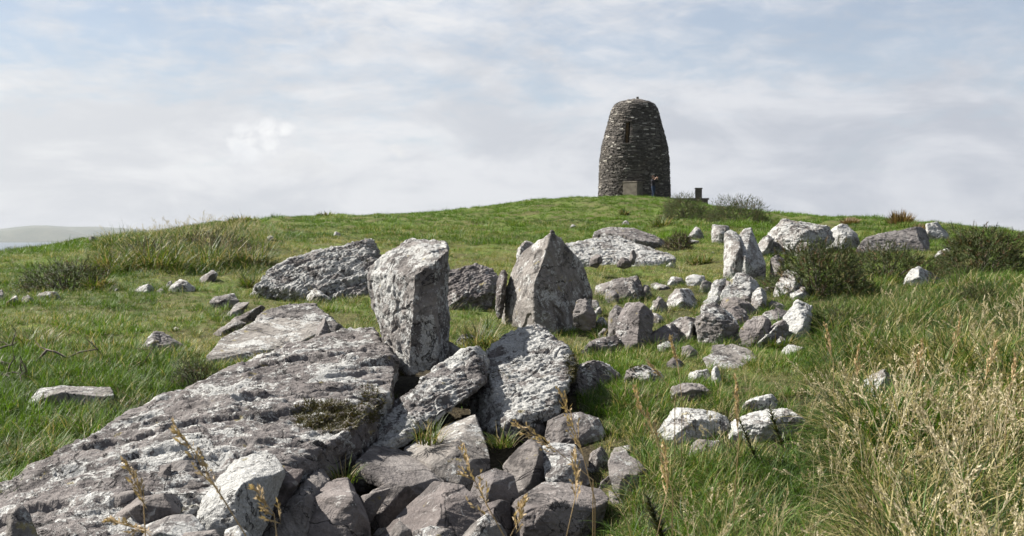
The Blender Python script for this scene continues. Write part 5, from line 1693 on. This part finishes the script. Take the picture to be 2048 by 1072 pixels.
for lab, tip, foot, Y, hd, sp_ in [
        ('tall orange-tan seed stem leaning left across the white crusted boulder', (360, 866), (500, 1085), 2.0, .75, .22),
        ('slender seed stem in front of the brown stones on the slab', (256, 930), (292, 1090), 2.15, .7, .25),
        ('low seed stem drooping at the bottom edge below the brown stones', (222, 1042), (330, 1100), 2.2, .8, .25),
        ('feathery seed stem before the layered brown-grey stone', (512, 980), (556, 1095), 2.1, .8, .45),
        ('branching feathery seed stem before the large dark slab', (925, 908), (1018, 1090), 2.3, .8, .6),
        ('small feathery seed stem rising beside the white-edged wedge', (1046, 1002), (1012, 1090), 2.4, .8, .5),
        ('tall stiff seed stem crossing the whitish boulder', (1122, 790), (1190, 1000), 2.8, .65, .3),
        ('leaning seed stem in front of the bluish-grey mottled rock', (1036, 852), (1186, 960), 2.9, .6, .4),
        ('orange seed stem above the edge of the straw', (1272, 792), (1345, 985), 2.9, .6, .25),
        ('upright orange seed stem right of the dark angular block', (1342, 682), (1364, 800), 3.9, .5, .16),
        ('thin straight seed stem rising through the large white rock', (1472, 768), (1468, 1010), 3.1, .45, .1),
        ('slanting seed stem before the flat-topped grey stone', (1300, 728), (1350, 790), 4.0, .6, .2),
        ('tall pale seed stem in the grass right of the flat pale slab', (1652, 656), (1668, 800), 4.2, .5, .2),
        ('pale seed stem left of the white peaked rock', (1716, 700), (1720, 830), 4.2, .5, .2),
        ('plume-like seed stem right of the white peaked rock', (1842, 690), (1820, 860), 3.9, .45, .25),
        ('plume-like seed stem bending right above the straw', (1990, 690), (1930, 860), 3.7, .45, .25),
        ('pale seed stem at the right edge of the straw', (2030, 720), (2010, 880), 3.5, .45, .25),
        ('seed stem rising from the straw towards the lone pyramid rock', (1920, 640), (1880, 800), 4.6, .4, .2),
        ('seed stem at the bottom edge in front of the long purplish rock', (1150, 912), (1130, 1085), 2.6, .6, .3),
        ('seed stem lost among the straw right of the sloping slab', (1330, 900), (1312, 1080), 2.7, .6, .35)]:
    seed_stem(lab, tip, foot, Y, hd, spread=sp_ * 1.1)

# ------------------------------------------------------------------ grass: clumps scattered as geometry
PROTO = bpy.data.collections.new('grass_clumps')      # sources only; never linked into the scene


def proto_set(tagname, mat, makers):
    c = bpy.data.collections.new(tagname)
    for i, mk in enumerate(makers):
        V, Q, H = mk(np.random.default_rng(100 + i))
        me = mesh_quads('%s_%02d' % (tagname, i), V, Q)
        vattr(me, 'hue', H)
        me.materials.append(mat)
        c.objects.link(bpy.data.objects.new('%s_%02d' % (tagname, i), me))
    return c


SHORT = proto_set('short_clump', GREEN, [lambda r, k=k: blades(30, .075, .085 + .012 * k, .0052, .75, .9, r, 3) for k in range(5)])
LONG = proto_set('long_clump', GREEN, [lambda r, k=k: blades(24, .07, .24 + .03 * k, .0062, .45, 1.6, r, 5) for k in range(5)])
FARC = proto_set('far_clump', GREEN, [lambda r, k=k: blades(40, .17, .14 + .02 * k, .011, .8, .9, r, 2) for k in range(4)])
DRY = proto_set('dry_clump', STRAW, [lambda r, k=k: stalks(7, .06, .30 + .03 * k, r, .45, .9, .003, .30, 8, 6, .010, .45) for k in range(4)] + [lambda r, k=k: blades(14, .06, .26, .0045, .8, 1.9, r, 5) for k in range(2)])


def scatter(name, label, coll, pts, yaw, tilt, scl, idx, tint):
    n = len(pts)
    me = bpy.data.meshes.new(name)
    me.vertices.add(n)
    me.vertices.foreach_set('co', np.asarray(pts, np.float32).ravel())
    vattr(me, 'rot', np.stack([tilt[:, 0], tilt[:, 1], yaw], -1))
    vattr(me, 'scl', scl)
    vattr(me, 'tint', tint)
    a = me.attributes.new('idx', 'INT', 'POINT')
    a.data.foreach_set('value', np.asarray(idx, np.int32))
    ob = link(name, me)
    ob['kind'] = 'stuff'
    if label:
        ob['label'] = label
    g = bpy.data.node_groups.new(name, 'GeometryNodeTree')
    g.interface.new_socket('Geometry', in_out='INPUT', socket_type='NodeSocketGeometry')
    g.interface.new_socket('Geometry', in_out='OUTPUT', socket_type='NodeSocketGeometry')
    N, Lk = g.nodes, g.links
    gi, go = N.new('NodeGroupInput'), N.new('NodeGroupOutput')
    ci = N.new('GeometryNodeCollectionInfo')
    ci.inputs[0].default_value = coll
    ci.inputs[1].default_value = True
    ci.inputs[2].default_value = True
    ip = N.new('GeometryNodeInstanceOnPoints')

    def na(nm, ty):
        q = N.new('GeometryNodeInputNamedAttribute')
        q.data_type = ty
        q.inputs[0].default_value = nm
        return q.outputs[0]
    Lk.new(gi.outputs[0], ip.inputs['Points'])
    Lk.new(ci.outputs[0], ip.inputs['Instance'])
    ip.inputs['Pick Instance'].default_value = True
    Lk.new(na('idx', 'INT'), ip.inputs['Instance Index'])
    Lk.new(na('rot', 'FLOAT_VECTOR'), ip.inputs['Rotation'])
    Lk.new(na('scl', 'FLOAT'), ip.inputs['Scale'])
    Lk.new(ip.outputs[0], go.inputs[0])
    md = ob.modifiers.new('scatter', 'NODES')
    md.node_group = g
    return ob


def field(n, y0, y1, pw, umax=.80):
    """random spots over the ground, density falling as distance**-pw"""
    q = RNG.uniform(0, 1, n)
    e = 2 - pw
    Y = (y0 ** e + q * (y1 ** e - y0 ** e)) ** (1 / e)
    u = RNG.uniform(-umax, umax, n)
    return u * Y, Y


def clear_of_rock(x, y, z, tol=.025):
    ok = np.ones(len(x), bool)
    dn = Vector((0, 0, -1))
    for i in range(len(x)):
        if y[i] > 24:
            continue
        loc, no, ix, d = ROCK_BVH.ray_cast(Vector((x[i], y[i], z[i] + 3)), dn)
        if loc is not None and loc.z > z[i] + tol:
            ok[i] = False
    return ok


def open_spot(Z):
    """thin growth round the white rocks among the straw"""
    o = np.zeros_like(Z['px'])
    for cx, cy, rx, ry in ((1772, 800, 75, 42), (1470, 890, 190, 45), (1378, 800, 60, 30), (1470, 735, 80, 25), (1850, 580, 60, 22)):
        o = np.maximum(o, 1 - sstep(.7, 1.25, np.hypot((Z['px'] - cx) / rx, (Z['py'] - cy) / ry)))
    return o


def tilts(n, s):
    return RNG.normal(0, s, (n, 2))


# short turf ------------------------------------------------
x, y = field(80000, 2.0, 32, 1.30)
z = ground(x, y)
Z = zones(x, y, z)
keep = RNG.uniform(0, 1, len(x)) > np.clip(.93 * Z['rubble'] + .45 * Z['heap'] + .5 * Z['straw'] + .55 * Z['right'] + .5 * Z['bank'], 0, .95)
x, y, z = x[keep], y[keep], z[keep]
ok = clear_of_rock(x, y, z)
x, y, z = x[ok], y[ok], z[ok]
Z = zones(x, y, z)
p1, p2 = patch(x, y, .35, 3.1), patch(x, y, 1.3, 9.7)
light = np.clip(.52 + .5 * p1 + .45 * p2 + RNG.normal(0, .10, len(x)) + .1 * Z['mid'], 0, 1)
dry = np.clip(.12 + .24 * Z['mid'] + .55 * patch(x, y, .5, 20.2) + .4 * patch(x, y, 2.0, 5.5) + RNG.normal(0, .08, len(x)) + .2 * Z['straw'] - .15 * Z['lush'], 0, .9)
scl = (.42 + .85 * np.clip(p2 + .25, 0, 1)) * (1 + .03 * np.maximum(y - 6, 0)) * RNG.uniform(.7, 1.25, len(x)) * (1 + .5 * Z['lush']) * (1 - .25 * Z['mid'])
scatter('meadow_grass', 'short green and yellowish turf over the hillside', SHORT, np.stack([x, y, z], -1), RNG.uniform(0, 6.28, len(x)), tilts(len(x), .10), scl, RNG.integers(0, 5, len(x)), np.stack([light, dry, 0 * x], -1))

# long grass: right side, bank, left front, and odd tufts by the stones ---------------
x, y = field(46000, 1.9, 24, 1.35)
z = ground(x, y)
Z = zones(x, y, z)
tuft = sstep(.16, .30, patch(x, y, .8, 44.4))
want = np.clip(Z['right'] + .9 * Z['straw'] + Z['bank'] + .6 * Z['lush'] + .42 * tuft * sstep(6, 9, y), 0, 1) * (1 - .93 * Z['rubble'] * (1 - Z['lush']) * (1 - Z['straw'])) * (1 - .5 * Z['heap']) * (1 - .85 * open_spot(Z))
keep = RNG.uniform(0, 1, len(x)) < want
x, y, z = x[keep], y[keep], z[keep]
ok = clear_of_rock(x, y, z)
x, y, z = x[ok], y[ok], z[ok]
Z = zones(x, y, z)
p1, p2 = patch(x, y, .5, 13.1), patch(x, y, 1.6, 29.7)
light = np.clip(.34 - .16 * Z['right'] - .18 * Z['bank'] + .12 * Z['lush'] + .6 * p1 + .6 * p2 + RNG.normal(0, .14, len(x)), 0, 1)
dry = np.clip(.10 + .22 * Z['bank'] + .16 * Z['right'] + .16 * Z['straw'] + .5 * p2 + RNG.normal(0, .1, len(x)), 0, .85)
hgt = .40 + .45 * Z['right'] + .18 * Z['straw'] + .75 * Z['bank'] + .10 * Z['lush'] + .25 * Z['straw'] * sstep(1640, 1760, Z['px'])
scl = hgt * (.55 + 1.15 * np.clip(p1 + .3, 0, 1)) * RNG.uniform(.7, 1.25, len(x))
# grass grown up round the feet of the stones
fx, fy = [], []
for R in ROCKS:
    cx_, cy_, wd_ = R['foot']
    if R['group'] in (G2, 'small stones of the foreground pile') or cy_ < 4.6 or wd_ > 1.6:
        continue
    for _ in range(int(6 + wd_ * 26)):
        a_ = RNG.uniform(0, 6.28)
        fx.append(cx_ + math.cos(a_) * (wd_ * .55 + .05))
        fy.append(cy_ + .1 + math.sin(a_) * (wd_ * .35 + .12))
fx, fy = np.array(fx), np.array(fy)
fz = ground(fx, fy)
ok = clear_of_rock(fx, fy, fz, .05)
fx, fy, fz = fx[ok], fy[ok], fz[ok]
nf = len(fx)
x, y, z = np.concatenate([x, fx]), np.concatenate([y, fy]), np.concatenate([z, fz])
light = np.concatenate([light, np.clip(RNG.normal(.4, .2, nf), 0, 1)])
dry = np.concatenate([dry, np.clip(RNG.normal(.2, .15, nf), 0, .8)])
scl = np.concatenate([scl, RNG.uniform(.28, .55, nf)])
scatter('long_grass', 'long green grass with dry blades among the stones', LONG, np.stack([x, y, z], -1), RNG.uniform(0, 6.28, len(x)), tilts(len(x), .16), scl, RNG.integers(0, 5, len(x)), np.stack([light, dry, 0 * x], -1))

# grass of the upper slope -------------------------------------
x, y = field(74000, 20, 108, 1.0, .74)
z = ground(x, y)
px, py = to_pix(x, y, z)
top = sstep(35, 60, y)
p1, p2 = patch(x, y, .12, 3.1), patch(x, y, .6, 7.7)
light = np.clip(.46 + .22 * top + .8 * p1 + .9 * p2 + RNG.normal(0, .10, len(x)), 0, 1)  # wide tone patches also put hummock shading into the blade colour
dry = np.clip(.12 * (1 - top) + .45 * patch(x, y, .25, 51.2) + RNG.normal(0, .08, len(x)) - .05, 0, .8)
scl = (.55 + 1.5 * np.clip(p2 + .12, 0, 1)) * RNG.uniform(.6, 1.2, len(x)) * (1 + .006 * (y - 20))
ok = clear_of_rock(x, y, z)
scatter('hill_grass', 'bright green grass of the upper slope', FARC, np.stack([x, y, z], -1)[ok], RNG.uniform(0, 6.28, ok.sum()), tilts(ok.sum(), .12), scl[ok], RNG.integers(0, 4, ok.sum()), np.stack([light, dry, 0 * x], -1)[ok])

# straw ---------------------------------------------------------
x, y = field(26000, 1.9, 26, 1.45)
z = ground(x, y)
Z = zones(x, y, z)
pp_ = patch(x, y, .8, 71.1)
crest = Z['bank'] * sstep(15, 18, y)
want = np.clip(.19 * Z['straw'] * (.75 + .25 * sstep(1500, 1750, Z['px'])) * (.15 + 1.5 * np.clip(pp_ + .15, 0, 1)) + .03 * Z['right'] * (.3 + np.clip(pp_ + .2, 0, 1)) + .25 * crest + .035 * Z['mid'] + .01, 0, 1) * (1 - .95 * Z['rubble'] * (1 - Z['straw'])) * (1 - .85 * open_spot(Z))
keep = RNG.uniform(0, 1, len(x)) < want
x, y, z = x[keep], y[keep], z[keep]
ok = clear_of_rock(x, y, z)
x, y, z = x[ok], y[ok], z[ok]
Z = zones(x, y, z)
light = np.clip(.5 + .5 * patch(x, y, .9, 91.1) + RNG.normal(0, .15, len(x)), 0, 1)
scl = (.36 + .16 * Z['straw'] + .30 * Z['right'] + .5 * Z['bank'] + .14 * Z['straw'] * sstep(1640, 1760, Z['px'])) * RNG.uniform(.7, 1.3, len(x))
scatter('dry_grass', 'pale dry straw with feathery seed heads on the right', DRY, np.stack([x, y, z], -1), RNG.uniform(0, 6.28, len(x)), tilts(len(x), .22) + np.array([0, .12]), scl, RNG.integers(0, 6, len(x)), np.stack([light, 0 * x, 0 * x], -1))
